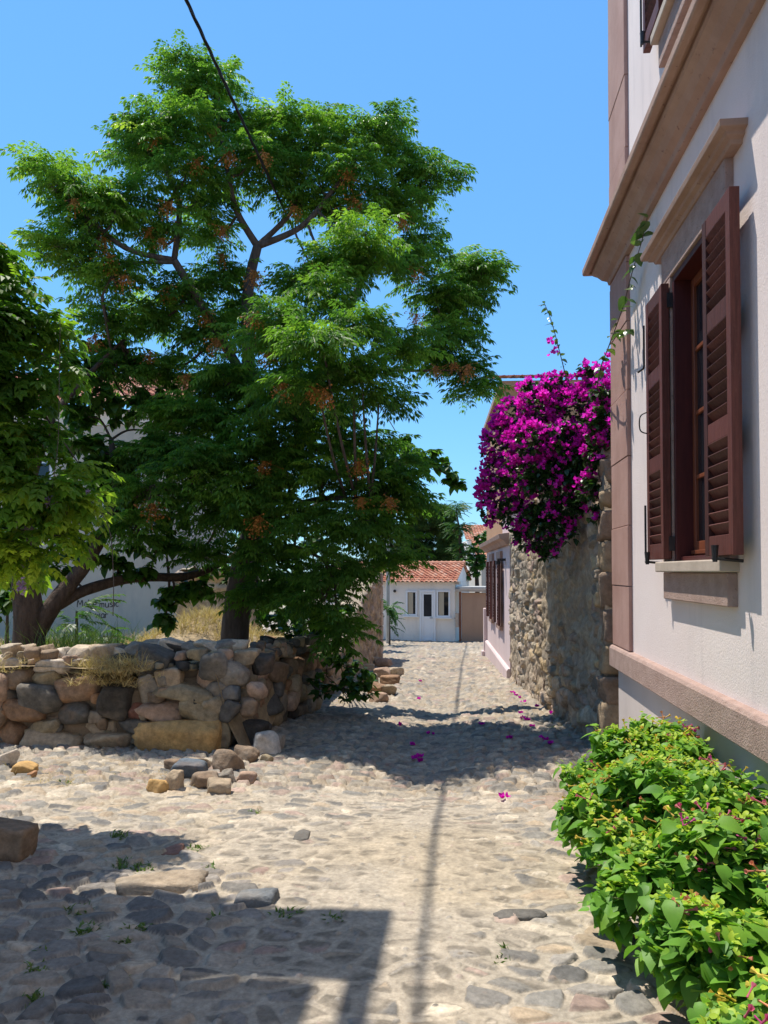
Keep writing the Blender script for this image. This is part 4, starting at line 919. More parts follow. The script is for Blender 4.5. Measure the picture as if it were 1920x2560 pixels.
def rosettes(mb, tmpls, c, r, n, per, el=(0, .75), sc=(.8, 1.2), lo=.45, bright=.0, rbase=None):
    p, d, q = shell(c, r, n, lo)
    T = np.repeat(p, per, 0); k = len(T); az = rng.random(k) * 6.283
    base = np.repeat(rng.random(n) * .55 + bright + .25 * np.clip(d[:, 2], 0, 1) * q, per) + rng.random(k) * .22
    elv = el[0] + (el[1] - el[0]) * rng.random(k); roll = (rng.random(k) - .5) * .7; s = sc[0] + (sc[1] - sc[0]) * rng.random(k)
    w = rng.integers(len(tmpls), size=k); Rm = eul(az, elv, roll); T = T + rng.normal(size=T.shape) * .015
    for i, t in enumerate(tmpls):
        m_ = w == i
        if m_.any(): place(mb, t, Rm[m_], T[m_], s[m_], base[m_])
    return p
def limb(mb, pts, r0, r1, n=8, wob=.0):
    p = spline(pts, 6)
    if wob: p[1:-1] += rng.normal(size=p[1:-1].shape) * wob
    rr = np.linspace(1, 0, len(p)) ** .9 * (r0 - r1) + r1
    V, F = tube(p, rr, n); f = 1 + .18 * (fbm(V[:, 2] * 3 + V[:, 0] * 5, V[:, 1] * 5 + V[:, 2] * 2, 66, 3) - .5)
    ctr = np.repeat(p, n, 0); V = ctr + (V - ctr) * f[:, None]; mb.add(V, F); return p

# ---- bead tree (the big one)
MEL = [compound(4, .42, .084, .0150, d, 2, s) for d, s in ((.55, 1), (.8, 2), (.68, 3))]
TD = 10.6
skel = []
tr = MB()
def ch(pts, r0, r1, D=None, n=9):
    q = [S(a, b, d) for a, b, d in pts]; p = limb(tr, q, r0, r1, n); skel.append(p); return p
base = S(505, 1405, 10.5); base[2] = float(garden_z(base[0], base[1])) - .1
q = [base, S(515, 1290, 10.5), S(555, 1130, 10.5), S(607, 1012, 10.5)]; skel.append(limb(tr, q, .20, .135, 12))
ch([(607, 1012, 10.5), (572, 925, 10.5), (541, 836, 10.6), (535, 640, 10.7), (556, 532, 10.7)], .115, .065)
ch([(556, 532, 10.7), (514, 462, 10.6), (497, 398, 10.5), (470, 250, 10.5)], .055, .02); ch([(556, 532, 10.7), (630, 455, 10.8), (660, 360, 11)], .045, .018)
ch([(556, 532, 10.7), (650, 490, 10.6), (717, 414, 10.5), (780, 330, 10.5)], .05, .018)
ch([(541, 836, 10.6), (470, 720, 10.4), (406, 612, 10.3), (376, 562, 10.2)], .07, .05)
ch([(376, 562, 10.2), (386, 440, 10.3), (345, 332, 10.3), (330, 240, 10.4)], .042, .018); ch([(376, 562, 10.2), (270, 535, 10.0), (173, 454, 9.9), (110, 400, 9.8)], .042, .015)
ch([(376, 566, 10.2), (265, 575, 10.0), (220, 640, 9.9)], .03, .012)
ch([(607, 1012, 10.5), (659, 924, 10.6), (666, 870, 10.7), (740, 700, 11.0), (800, 560, 11.2), (850, 420, 11.3)], .10, .025)
ch([(666, 875, 10.7), (760, 790, 11.0), (870, 740, 11.5), (960, 690, 11.7), (1010, 620, 11.8)], .055, .015); ch([(700, 790, 10.9), (850, 800, 11.2), (990, 800, 11.5)], .035, .012)
ch([(545, 1160, 10.4), (440, 1080, 9.8), (330, 1050, 9.4)], .06, .015); ch([(560, 1130, 10.4), (680, 1080, 9.9), (800, 1080, 9.7)], .06, .015); ch([(530, 1230, 10.4), (620, 1180, 9.8), (720, 1220, 9.6)], .05, .012)
CL = [(400, 165, 78, 62, 10.5), (300, 225, 66, 62, 10.4), (310, 310, 70, 46, 10.3), (470, 160, 42, 50, 10.6), (262, 300, 46, 40, 10.3), (385, 110, 26, 22, 10.5), (380, 260, 62, 52, 10.2), (455, 250, 60, 56, 10.5),
 (560, 250, 74, 50, 10.7), (545, 320, 70, 52, 10.4), (620, 235, 40, 36, 10.8), (610, 300, 60, 50, 10.9),
 (110, 400, 66, 56, 9.8), (165, 420, 56, 46, 9.9), (85, 370, 40, 30, 9.8), (150, 480, 50, 30, 10.1), (215, 440, 30, 26, 10), (60, 345, 24, 16, 9.8),
 (300, 420, 60, 52, 10.2), (330, 500, 62, 42, 10.4), (420, 420, 50, 52, 10.5), (450, 500, 46, 46, 10.8), (470, 380, 50, 46, 10.6), (400, 350, 46, 40, 10.2),
 (820, 280, 92, 54, 11.0), (890, 350, 72, 66, 11.0), (700, 290, 60, 56, 10.9), (760, 355, 80, 52, 10.6), (925, 440, 52, 56, 11.1), (850, 440, 74, 56, 10.8), (690, 370, 52, 46, 10.5), (705, 235, 30, 26, 10.9), (850, 240, 26, 22, 11), (950, 360, 36, 36, 11), (600, 385, 44, 40, 10.8), (665, 430, 50, 36, 10.9), (740, 450, 52, 44, 10.6), (800, 500, 60, 46, 10.9), (930, 520, 40, 34, 11.2),
 (1015, 580, 62, 50, 11.7), (955, 630, 70, 52, 11.5), (1010, 680, 54, 50, 11.7), (890, 560, 62, 48, 11.2), (1035, 620, 38, 46, 11.7), (1060, 590, 26, 30, 11.7), (1020, 780, 46, 42, 11.6), (1035, 840, 38, 42, 11.5), (955, 770, 60, 46, 11.4), (985, 720, 56, 40, 11.5),
 (790, 570, 62, 54, 10.9), (720, 560, 46, 46, 11.0), (720, 640, 70, 54, 10.8), (600, 690, 74, 46, 9.9), (700, 735, 92, 50, 9.7), (770, 700, 60, 46, 10.2), (560, 740, 66, 46, 10.2), (480, 600, 50, 56, 10.8), (410, 640, 66, 56, 10.3), (250, 600, 66, 46, 10.1), (160, 560, 76, 42, 10.0), (90, 530, 62, 40, 9.9), (320, 690, 82, 66, 10.4), (440, 720, 80, 66, 10.4), (230, 700, 76, 62, 10.3), (520, 660, 46, 50, 10.8), (640, 600, 36, 34, 11.2),
 (790, 810, 82, 56, 10.4), (870, 740, 70, 50, 10.9), (690, 830, 72, 52, 10.1), (560, 830, 40, 46, 10.9), (450, 820, 82, 52, 10.4), (350, 800, 76, 52, 10.5), (640, 780, 60, 40, 10.5), (470, 900, 76, 46, 10.4), (830, 860, 52, 34, 10.9), (720, 900, 56, 40, 10.6), (240, 800, 70, 56, 10.6),
 (790, 960, 78, 46, 10.2), (880, 1010, 60, 40, 10.2), (380, 960, 88, 42, 9.9), (520, 960, 60, 46, 10.2), (690, 970, 70, 46, 10.2),
 (330, 1070, 92, 50, 9.4), (420, 1000, 96, 44, 9.5), (545, 1050, 92, 52, 9.8), (700, 1040, 92, 52, 9.7), (820, 1060, 88, 56, 9.8), (640, 1120, 92, 52, 9.5), (770, 1130, 92, 62, 9.5), (460, 1120, 92, 46, 9.6), (290, 1140, 72, 40, 9.5), (590, 1200, 82, 46, 9.6), (710, 1220, 78, 56, 9.4), (840, 1150, 56, 50, 9.9), (860, 1210, 36, 36, 10), (700, 1300, 54, 56, 9.5), (740, 1370, 40, 50, 9.6), (620, 1270, 60, 40, 9.9), (560, 1290, 40, 50, 10.0), (880, 1080, 50, 60, 10.3), (230, 1060, 60, 50, 9.8), (420, 1190, 80, 30, 10.0),
 (420, 900, 80, 52, 10.1), (500, 990, 60, 50, 9.9), (560, 930, 50, 50, 9.8), (430, 1060, 70, 40, 9.7), (590, 860, 40, 40, 9.9), (640, 900, 46, 40, 9.9), (380, 880, 50, 46, 10.3), (520, 1090, 60, 46, 9.6), (490, 830, 50, 50, 10.2), (600, 1000, 50, 40, 9.7), (340, 980, 60, 40, 9.9)]
crown = MB(); sk = np.concatenate(skel); clw = []
for (a, b, rx, ry, D) in CL:
    a = 560 + (a - 560) * .96 + (22 if a < 230 and b < 560 else 0); b = b if b > 640 else 640 + (b - 640) * .945
    D = D + (rng.random() - .5) * .5
    if 540 < a < 930 and 480 < b < 900: D -= 1.5 * min(1, (a - 540) / 90, (930 - a) / 120)
    c = S(a, b, D); rw_ = rx * K / FPX * D; rh = ry * K / FPX * D; clw.append((c, rw_, rh, D))
    area = rw_ * rh
    n = int(max(4, min(26, (5 + area * 42) * (.92 if b < 560 else 1.05))))
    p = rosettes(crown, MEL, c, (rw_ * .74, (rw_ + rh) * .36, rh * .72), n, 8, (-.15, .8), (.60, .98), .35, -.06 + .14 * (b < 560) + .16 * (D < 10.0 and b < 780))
    d2 = ((sk - c) ** 2).sum(1); s0 = sk[np.argmin(d2)]
    limb(tr, [s0, (s0 + c) / 2 + np.array([0, 0, -.12]), c], .022, .010, 5)
    for t in p[:: 2]: tr.add(*tube([c, (c + t) / 2 + rng.normal(size=3) * .03, t], [.008, .006, .004], 4, False))
tree = thing('bead_tree', 'large bead tree with drooping feathery leaves and orange berry clusters behind the dry stone wall', 'tree', base)
under(crown.build('crown', M['melia']), tree); under(tr.build('trunk', M['bark_grey'], smooth=True), tree)
BER = [(465, 285), (330, 305), (425, 355), (495, 340), (570, 340), (750, 380), (765, 440), (480, 500), (365, 450), (320, 500), (225, 525), (350, 525), (635, 455), (675, 580), (870, 480), (895, 590), (550, 600), (480, 555), (365, 630), (900, 690),
 (940, 800), (980, 790), (445, 685), (325, 770), (470, 745), (580, 765), (700, 855), (678, 850), (840, 1085), (780, 1085), (775, 1010), (400, 820), (235, 560), (270, 605), (205, 735), (550, 690), (610, 840), (1010, 800), (570, 1010), (330, 1100), (560, 1130), (160, 440)]
_bm = bmesh.new(); bmesh.ops.create_icosphere(_bm, subdivisions=1, radius=1.0); I1V = np.array([v.co[:] for v in _bm.verts]); I1F = np.array([[v.index for v in f.verts] for f in _bm.faces]); _bm.free()
bmesh_var = []
for k in range(4):
    mb = MB()
    for i in range(58):
        d = rng.normal(size=3) * np.array([.085, .085, .075]); d[2] -= .05; mb.add(I1V * (.011 + .005 * rng.random()) + d, I1F)
        if True: mb.add(*tube([(0, 0, .10), d * .5 + np.array([0, 0, .05]), d], [.003, .002, .002], 3, False))
    o = mb.build('berry_cluster', M['berry'], smooth=True); bmesh_var.append(o.data); bpy.data.objects.remove(o)
for i, (a, b) in enumerate(BER):
    D = 10.4
    for (c, rw_, rh, Dc) in clw:
        p = S(a, b, Dc)
        if abs(np.dot(p - c, _r)) < rw_ * 1.05 and abs(p[2] - c[2]) < rh * 1.05: D = min(D, Dc - (rw_ + rh) * .36)
    p = S(a, b, D); o = bpy.data.objects.new('berry_cluster', bmesh_var[i % 4]); COL.objects.link(o); o.parent = tree
    o.location = Vector(p) - Vector(base); s = .55 + .4 * rng.random(); o.scale = (s, s, s); o.rotation_euler.z = rng.random() * 6

# ---- broad leaved mulberry at the left with a leaning limb
BRO = [broadleaf(.13, .055, .10, .15, .3), broadleaf(.11, .05, .08, .3, .2), broadleaf(.15, .062, .1, .1, .45)]
mt = MB(); mbase = S(62, 1425, 8.9); mbase[2] = .4
m1 = limb(mt, [mbase, S(62, 1330, 8.9), S(50, 1200, 9.0), S(60, 1040, 9.2), S(110, 900, 9.5)], .20, .06, 12)
m2 = limb(mt, [S(75, 1370, 8.9), S(120, 1300, 9.0), S(200, 1195, 9.3), S(250, 1080, 9.8), S(240, 950, 10.2)], .12, .035, 10)
m3 = limb(mt, [S(118, 1310, 9.0), S(185, 1275, 9.3), S(290, 1248, 9.8), S(400, 1245, 10.2), S(480, 1215, 10.6), S(600, 1140, 11.4), S(760, 1050, 12), S(900, 1000, 12.2), S(990, 1040, 12.2)], .075, .015, 8)
m4 = limb(mt, [S(110, 900, 9.5), S(200, 800, 10), S(260, 740, 10.4)], .05, .015, 6)
msk = np.concatenate([m1, m2, m3, m4]); mc = MB()
for (a, b, rx, ry, D, n) in [(240, 760, 66, 52, 10.9, 16), (150, 800, 70, 60, 10.2, 16), (190, 900, 80, 50, 10.4, 18), (290, 880, 46, 46, 10.9, 10), (120, 950, 66, 50, 9.9, 14), (260, 990, 60, 40, 10.6, 12), (200, 1020, 60, 40, 10.0, 12), (330, 860, 40, 40, 11.0, 8),
    (940, 1000, 46, 34, 12.2, 12), (880, 970, 46, 30, 12.0, 10), (985, 1035, 26, 22, 12.2, 6), (830, 1000, 46, 36, 12.0, 10), (640, 880, 40, 36, 12.0, 8), (700, 950, 50, 40, 12.2, 10), (760, 990, 50, 40, 12.1, 10), (600, 1060, 70, 46, 11.5, 12), (680, 1130, 80, 50, 11.4, 14), (800, 1110, 70, 50, 11.6, 12),
    (370, 1290, 40, 24, 10.0, 9), (355, 1340, 20, 24, 10.0, 6), (420, 1270, 46, 26, 10.3, 9), (300, 1240, 50, 22, 9.8, 8), (480, 1240, 50, 30, 10.8, 9), (250, 1210, 40, 20, 9.6, 6), (340, 1180, 70, 30, 9.9, 10), (560, 1290, 60, 44, 11.2, 12), (640, 1330, 70, 60, 11.0, 18), (720, 1330, 60, 60, 11.0, 14), (150, 1110, 50, 40, 9.6, 8), (20, 1150, 60, 50, 9.3, 8), (10, 1300, 40, 40, 9.8, 8),
    (300, 790, 56, 34, 10.9, 9), (380, 880, 50, 60, 11.0, 12), (230, 860, 34, 34, 10.2, 7), (260, 1010, 60, 36, 10.0, 12), (330, 1000, 56, 36, 10.4, 10), (280, 1080, 70, 44, 9.8, 12), (190, 960, 50, 40, 9.7, 10), (170, 840, 50, 44, 10.0, 10), (360, 1140, 60, 40, 10.2, 10), (180, 1190, 60, 40, 9.7, 9), (130, 1230, 40, 30, 9.6, 6), (30, 1260, 60, 40, 10.4, 9), (330, 930, 26, 20, 10.9, 4)]:
    c = S(a, b, D); rw_ = rx * K / FPX * D; rh = ry * K / FPX * D
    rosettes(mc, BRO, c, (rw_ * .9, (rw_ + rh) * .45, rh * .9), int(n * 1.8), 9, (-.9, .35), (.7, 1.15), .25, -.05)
    s0 = msk[np.argmin(((msk - c) ** 2).sum(1))]; limb(mt, [s0, (s0 + c) / 2 + rng.normal(size=3) * .05, c], .02, .008, 5)
mul = thing('mulberry_tree', 'dark mulberry tree with broad leaves and a long leaning limb behind the wall', 'tree', mbase)
under(mc.build('crown', M['broad']), mul); under(mt.build('trunk', M['bark'], smooth=True), mul)

# ---- wisteria hanging in from the left, nearer the camera
WIS = [compound(4, .24, .078, .023, .4, 0, 4), compound(5, .27, .072, .021, .55, 0, 5), compound(4, .22, .085, .025, .3, 0, 6)]
wc = MB(); wt = MB(); wi0 = np.array([-4.3, 5.0, 0.0])
main = limb(wt, [wi0 + np.array([0, 0, -.05]), wi0 + np.array([.05, .05, 1.6]), np.array([-4.15, 5.1, 3.0]), np.array([-3.6, 5.5, 3.4]), S(-10, 640, 5.9)], .05, .012, 8)
wl = []
for (a, b, rx, ry, D, n, br) in [(10, 560, 70, 40, 5.7, 12, -.2), (70, 640, 60, 52, 5.6, 14, -.2), (20, 690, 70, 60, 5.4, 16, -.22), (100, 740, 60, 56, 5.6, 13, -.12), (150, 700, 34, 34, 5.6, 7, -.1), (40, 800, 66, 60, 5.3, 15, -.2), (120, 840, 50, 52, 5.4, 10, -.1), (20, 900, 60, 60, 5.3, 14, -.2), (70, 960, 56, 46, 5.3, 11, -.05), (135, 950, 30, 40, 5.4, 6, -.2), (30, 1020, 56, 40, 5.2, 9, 0.), (110, 1060, 60, 36, 5.2, 12, .2), (160, 1100, 36, 26, 5.2, 6, .3), (60, 1100, 46, 36, 5.2, 8, -.1), (160, 1160, 26, 26, 5.2, 4, .25), (40, 1170, 50, 36, 5.2, 10, .4), (20, 1225, 30, 26, 5.2, 5, .4), (80, 1210, 24, 30, 5.2, 4, .3), (-70, 700, 100, 90, 5.4, 14, -.1), (-70, 900, 90, 100, 5.3, 14, 0.), (185, 790, 18, 26, 5.5, 3, -.2), (190, 1010, 18, 20, 5.4, 3, .1), (60, 560, 40, 26, 5.7, 6, -.1)]:
    if a > 0: a -= 48 * (b < 1000) + 14
    c = S(a, b, D); rw_ = rx * K / FPX * D; rh = ry * K / FPX * D; wl.append(c)
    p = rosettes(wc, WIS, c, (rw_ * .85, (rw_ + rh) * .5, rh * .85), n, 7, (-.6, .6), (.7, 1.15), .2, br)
    s0 = main[np.argmin(((main - c) ** 2).sum(1))]; limb(wt, [s0, (s0 + c) / 2 + np.array([0, 0, .08]), c], .010, .004, 5)
    for t in p[::3]: wt.add(*tube([c, (c + t) / 2, t], .003, 4, False))
for pts in ([(130, 690), (128, 830), (125, 960), (110, 1075)], [(195, 1080), (235, 1140), (245, 1250), (244, 1330)], [(70, 1150), (60, 1250)]):
    wt.add(*tube(spline([S(a, b, 5.1) for a, b in pts]), .0028, 4))
wis = thing('wisteria', 'yellow green wisteria with two small lilac blooms hanging before the mulberry trunk', 'climbing plant', wi0)
under(wc.build('foliage', M['wist']), wis); under(wt.build('vine', M['bark_grey'], smooth=True), wis)
PET = leaflet(.02, .009, .4, .3)
for (a, b, s) in ((108, 1083, 1.), (46, 1268, 1.1), (190, 1062, .5)):
    mb = MB(); n = 60; T = S(a, b, 5.05) + rng.normal(size=(n, 3)) * np.array([.012, .012, .018]) * s
    place(mb, PET, eul(rng.random(n) * 6.28, rng.random(n) * 2 - 1, rng.random(n) * 6), T, np.full(n, s), rng.random(n)); under(mb.build('bloom', M['lilac']), wis)

# ---- shrub / creeper spilling over the street end of the dry stone wall
def bush(name, label, cat, cl, tm, mat, loc, el=(-.8, .4), sc=(.7, 1.1), group=None, stems=None, smat=None, per=8, lo=.25):
    t = thing(name, label, cat, loc, group); f = MB(); s = MB()
    for (c, r, n, br) in cl:
        p = rosettes(f, tm, np.asarray(c), r, n, per, el, sc, lo, br)
        b = np.array([loc[0] + (c[0] - loc[0]) * .2, loc[1] + (c[1] - loc[1]) * .2, loc[2]])
        s.add(*tube(spline([b, (b + np.asarray(c)) / 2 + rng.normal(size=3) * .04, c]), .012 if smat else .008, 5, False))
        for q in p[::2]: s.add(*tube([c, q], .004, 4, False))
    under(f.build('foliage', mat), t); under(s.build('plant_stems', smat or M['bark']), t); return t
g = G(770, 1500)
bush('creeper', 'dark green creeper spilling over the street end of the dry stone wall', 'climbing plant',
     [(S(720, 1400, 10.2), (.30, .3, .30), 12, -.1), (S(750, 1440, 10.2), (.28, .3, .25), 12, .0), (S(775, 1460, 10.4), (.25, .25, .2), 10, .1), (S(740, 1490, 10.0), (.3, .3, .16), 10, -.1), (S(705, 1460, 10.1), (.22, .3, .3), 9, -.15), (S(730, 1340, 10.3), (.25, .3, .3), 9, -.1), (S(785, 1490, 10.2), (.18, .2, .14), 7, .1)], BRO, M['broad'], (g[0] - .1, g[1] + .3, gzf(g[0], g[1]) - .05), sc=(.55, .95))
# fern like ailanthus saplings
AIL = [compound(9, .62, .13, .026, .55, 0, 7), compound(10, .7, .12, .025, .7, 0, 8)]
def sapling(label, p0, h, nl, sc, mat, el=(.0, .9), tm=AIL, group=None, lean=0.):
    t = thing('tree_of_heaven', label, 'sapling', p0, group); s = MB(); top = np.array(p0) + np.array([lean, 0, h])
    s.add(*tube(spline([p0, (np.array(p0) + top) / 2 + np.array([lean * .1, 0, 0]), top]), [*np.linspace(.035, .015, 13)], 6))
    f = MB(); T = np.array(p0) + (top - np.array(p0)) * (.45 + .55 * rng.random(nl))[:, None]; T[: nl // 2] = top
    place(f, tm[0], eul(rng.random(nl) * 6.28, el[0] + (el[1] - el[0]) * rng.random(nl), (rng.random(nl) - .5) * .4), T, sc * (.7 + .5 * rng.random(nl)), rng.random(nl) * .8)
    under(f.build('foliage', mat), t); under(s.build('stem', M['bark_grey']), t); return t
p = S(842, 1378, 26.5); p[2] = gzf(p[0], p[1]); sapling('green tree of heaven sapling standing before the white cottage', p, 1.35, 36, 1.0, M['fig'], (-.5, .9))
p = S(165, 1400, 10.6); p[2] = .3; sapling('fern leaved sapling between the leaning limb and the painted words', p, .75, 16, .95, M['fig'], (-.1, .8))
p = S(225, 1400, 11.4); p[2] = .2; sapling('low dark fern leaved sapling under the painted words', p, .45, 9, .9, M['broad'], (-.1, .5))
p = S(15, 1400, 10.6); p[2] = .3; sapling('fern leaved sapling half hidden behind the mulberry trunk', p, .8, 12, .8, M['fig'], (-.2, .8))

# ---- background trees
NEED = [(np.concatenate([leaflet(.10, .006)[0] @ rotx((k % 3) * .45 - .3).T @ rotz(k * .7).T for k in range(9)]), np.concatenate([leaflet(.10, .006)[1] + 4 * k for k in range(9)]))]
def bigtree(name, label, cl, tm, mat, base, per=6, sc=(1, 1.6), el=(-.2, 1.2), bark=M['bark'], cat='tree'):
    t = thing(name, label, cat, base); f = MB(); s = MB(); b = np.asarray(base, float); top = np.mean([np.asarray(c) for c, *_ in cl], 0)
    sk_ = limb(s, [b, (b * .6 + top * .4) + np.array([.1, 0, 0]), top], .16, .05, 8)
    for (c, r, n, br) in cl:
        c = np.asarray(c); p = rosettes(f, tm, c, r, n, per, el, sc, .3, br); s0 = sk_[np.argmin(((sk_ - c) ** 2).sum(1))]; limb(s, [s0, (s0 + c) / 2 + rng.normal(size=3) * .1, c], .05, .02, 5)
        for q in p[::3]: s.add(*tube([c, q], .012, 3, False))
    under(f.build('crown', mat), t); under(s.build('trunk', bark, smooth=True), t); return t
D = 36.
bigtree('pine_tree', 'dense dark pine rising behind the white cottage roof', [(S(a, b, D + dd), (rx * K / FPX * D, 1.1, ry * K / FPX * D), n, br) for a, b, rx, ry, n, br, dd in
    [(940, 1120, 44, 34, 200, .1, 0), (970, 1165, 30, 38, 150, .15, 0), (900, 1160, 50, 46, 200, -.1, .6), (950, 1195, 44, 32, 160, -.05, 0), (880, 1200, 46, 36, 140, -.1, .4), (840, 1180, 50, 50, 140, -.15, .9), (985, 1195, 16, 24, 70, .1, 0), (905, 1105, 30, 26, 90, .15, .4)]], NEED, M['pine'], (S(920, 1300, D)[0], S(920, 1300, D)[1], -1.2), 8, (1.4, 2.4))
D = 33.
bigtree('tree_of_heaven', 'light feathery tree top poking up right of the pine', [(S(985, 1100, D), (.3, .3, .35), 14, .1), (S(992, 1140, D), (.4, .3, .4), 16, 0.), (S(1000, 1190, D), (.45, .3, .5), 18, -.1)], AIL, M['fig'], (S(995, 1300, D)[0], S(995, 1300, D)[1], -1.2), 6, (.5, .85), (-.1, .7))
D = 32.
bigtree('fig_tree', 'bright green leafy tree above the tan gate', [(S(a, b, D + dd), (rx * K / FPX * D, .5, ry * K / FPX * D), n, .15) for a, b, rx, ry, n, dd in [(1030, 1190, 26, 22, 26, 0), (1018, 1222, 26, 22, 26, 0), (1044, 1170, 20, 24, 22, .3), (1040, 1215, 16, 16, 14, 0), (1008, 1245, 14, 12, 10, 0)]], BRO, M['fig'], (S(1025, 1300, D)[0], S(1025, 1300, D)[1], -1.1), 9, (1.0, 1.7), (-.8, .5))
D = 24.
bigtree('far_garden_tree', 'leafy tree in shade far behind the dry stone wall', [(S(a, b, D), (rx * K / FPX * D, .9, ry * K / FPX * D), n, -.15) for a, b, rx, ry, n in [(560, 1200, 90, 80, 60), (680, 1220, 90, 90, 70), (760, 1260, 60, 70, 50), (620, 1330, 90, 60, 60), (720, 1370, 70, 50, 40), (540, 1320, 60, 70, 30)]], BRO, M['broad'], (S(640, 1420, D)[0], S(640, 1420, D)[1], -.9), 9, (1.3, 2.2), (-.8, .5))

# ---- bougainvillea over the stone wall
bp = np.array([1.62, 9.3, gzf(1.6, 9.3)])
bo = thing('bougainvillea', 'magenta bougainvillea cascading over the top of the tall stone wall', 'climbing plant', bp)
fl = MB(); lf = MB(); st = MB()
BR_V = []; BR_F = []
for k in range(3):
    V, F = broadleaf(.040, .017, .0, .25, -.15); V = V @ rotx(.75).T @ rotz(k * 2.094).T; BR_V.append(V); BR_F.append(F + 14 * k)
FLW = (np.concatenate(BR_V), np.concatenate(BR_F))
BLF = [broadleaf(.065, .024, .02, .2, .3), broadleaf(.055, .022, .02, .3, .2)]
BC = [(1290, 860, 46, 42, 8.7, 1.0, .6), (1230, 880, 56, 46, 8.8, 1.0, .5), (1170, 880, 52, 46, 8.9, 1., .5), (1110, 910, 50, 50, 9.1, 1., .4), (1080, 960, 42, 56, 9.2, 1., .4), (1140, 960, 56, 50, 8.6, .95, .5), (1210, 950, 52, 46, 8.5, .75, .8), (1290, 930, 40, 46, 8.4, .6, 1.), (1065, 1030, 32, 46, 9.2, 1., .4), (1110, 1040, 42, 46, 8.8, .7, .8), (1060, 1100, 28, 38, 9.2, .95, .5), (1170, 1040, 50, 46, 8.5, .32, 1.2), (1240, 1020, 46, 46, 8.4, .3, 1.2), (1110, 1110, 40, 40, 8.9, .35, 1.1), (1170, 1120, 50, 46, 8.6, .10, 1.4), (1230, 1090, 36, 46, 8.5, .22, 1.1), (1130, 1160, 26, 30, 8.9, .4, 1.), (1180, 1180, 40, 30, 8.7, .3, 1.1), (1225, 1150, 24, 26, 8.6, .4, .8), (1310, 880, 28, 46, 8.2, .8, .7), (1300, 990, 26, 30, 8.2, .45, .8), (1200, 830, 40, 24, 8.9, .8, .6), (1280, 805, 36, 24, 8.7, .8, .6), (1150, 840, 30, 20, 9., .7, .8), (1260, 1060, 26, 28, 8.4, .35, .7), (1045, 1060, 16, 30, 9.3, 1., .3), (1330, 975, 14, 10, 8.0, .8, .5), (1300, 920, 36, 46, 7.9, .7, .9), (1310, 850, 30, 30, 8.0, .9, .6), (1285, 985, 30, 40, 7.9, .45, 1.), (1325, 940, 18, 26, 7.8, .6, .8), (1270, 1060, 26, 36, 7.9, .3, .8), (1285, 1110, 16, 24, 7.9, .25, .6), (1250, 960, 46, 40, 8.9, .2, 1.2), (1180, 1000, 60, 60, 9.1, .05, 1.3)]
for (a, b, rx, ry, D, ff, lfq) in BC:
    c = S(a, b, D); rw_ = rx * K / FPX * D; rh = ry * K / FPX * D; r = (rw_, (rw_ + rh) * .45, rh)
    ff = max(ff, .42); n = int(230 * ff * (rw_ * rh) / .05)
    nc = max(2, n // 6); p, d, q = shell(c, r, nc, .72, .35); T = np.repeat(p, 7, 0) + rng.normal(size=(nc * 7, 3)) * .024; k = len(T)
    dirs = np.repeat(d, 7, 0)
    place(fl, FLW, eul(rng.random(k) * 6.28, rng.random(k) * 2.4 - 1.2, rng.random(k) * 1.2 - .6), T, .75 + .5 * rng.random(k), np.repeat(rng.random(nc), 7) * .6 + rng.random(k) * .4)
    rosettes(lf, BLF, c, (rw_ * .92, r[1] * .9, rh * .92), int(90 * lfq * (rw_ * rh) / .05) + 5, 5, (-1., .5), (.7, 1.2), .3, -.1)
    st.add(*tube(spline([bp + np.array([0, 0, 2.6]), (bp + np.array([0, 0, 3.0]) + c) / 2 + np.array([0, 0, .35]), c]), .012, 5, False))
st.add(*tube(spline([bp + np.array([.5, 0, 0]), bp + np.array([.55, 0, 1.8]), bp + np.array([.2, 0, 3.3]), bp + np.array([-.2, 0, 3.6])]), .03, 7))
def DX(sx, X): return X / (_f[0] + (sx * K - 960) / FPX * _r[0])       # distance at which this line of sight meets the plane x = X
for pts in ([(1228, 870, 8.8), (1222, 815, 8.8), (1205, 745, 8.7), (1190, 690, 8.6), (1176, 655, 8.5)], [(1288, 855, 8.6), (1296, 800, DX(1296, 1.28)), (1318, 740, DX(1318, 1.36)), (1345, 665, DX(1345, 1.40)), (1365, 590, DX(1365, 1.41)), (1388, 515, DX(1388, 1.42)), (1398, 470, DX(1398, 1.41))], [(1320, 720, DX(1320, 1.36)), (1345, 718, DX(1345, 1.38)), (1358, 712, DX(1358, 1.39))]):
    pth = spline([S(*q) for q in pts], 9); st.add(*tube(pth, np.linspace(.007, .003, len(pth)), 5))
    k = 34 if len(pts) > 3 else 10; z_ = 1.1 if len(pts) == 5 else 1.5; T = pth[np.linspace(3, len(pth) - 1, k).astype(int)]
    place(lf, BLF[0], eul(rng.random(k) * 6.28, rng.random(k) * 1.4 - .9, rng.random(k) - .5), T, z_ * (.7 + .6 * rng.random(k)), .55 + .45 * rng.random(k))
for (a, b) in ((1188, 742), (1195, 765), (1268, 785), (1312, 765), (1310, 860), (1338, 978), (1325, 1080), (1290, 1085)):
    T = S(a, b, 8.3) + rng.normal(size=(7, 3)) * .025; place(fl, FLW, eul(rng.random(7) * 6.28, rng.random(7) * 2 - 1, rng.random(7)), T, np.full(7, 1.), rng.random(7))
under(fl.build('blossoms', M['boug']), bo); under(lf.build('foliage', M['boug_leaf']), bo); under(st.build('vine_stems', M['bark_grey']), bo)
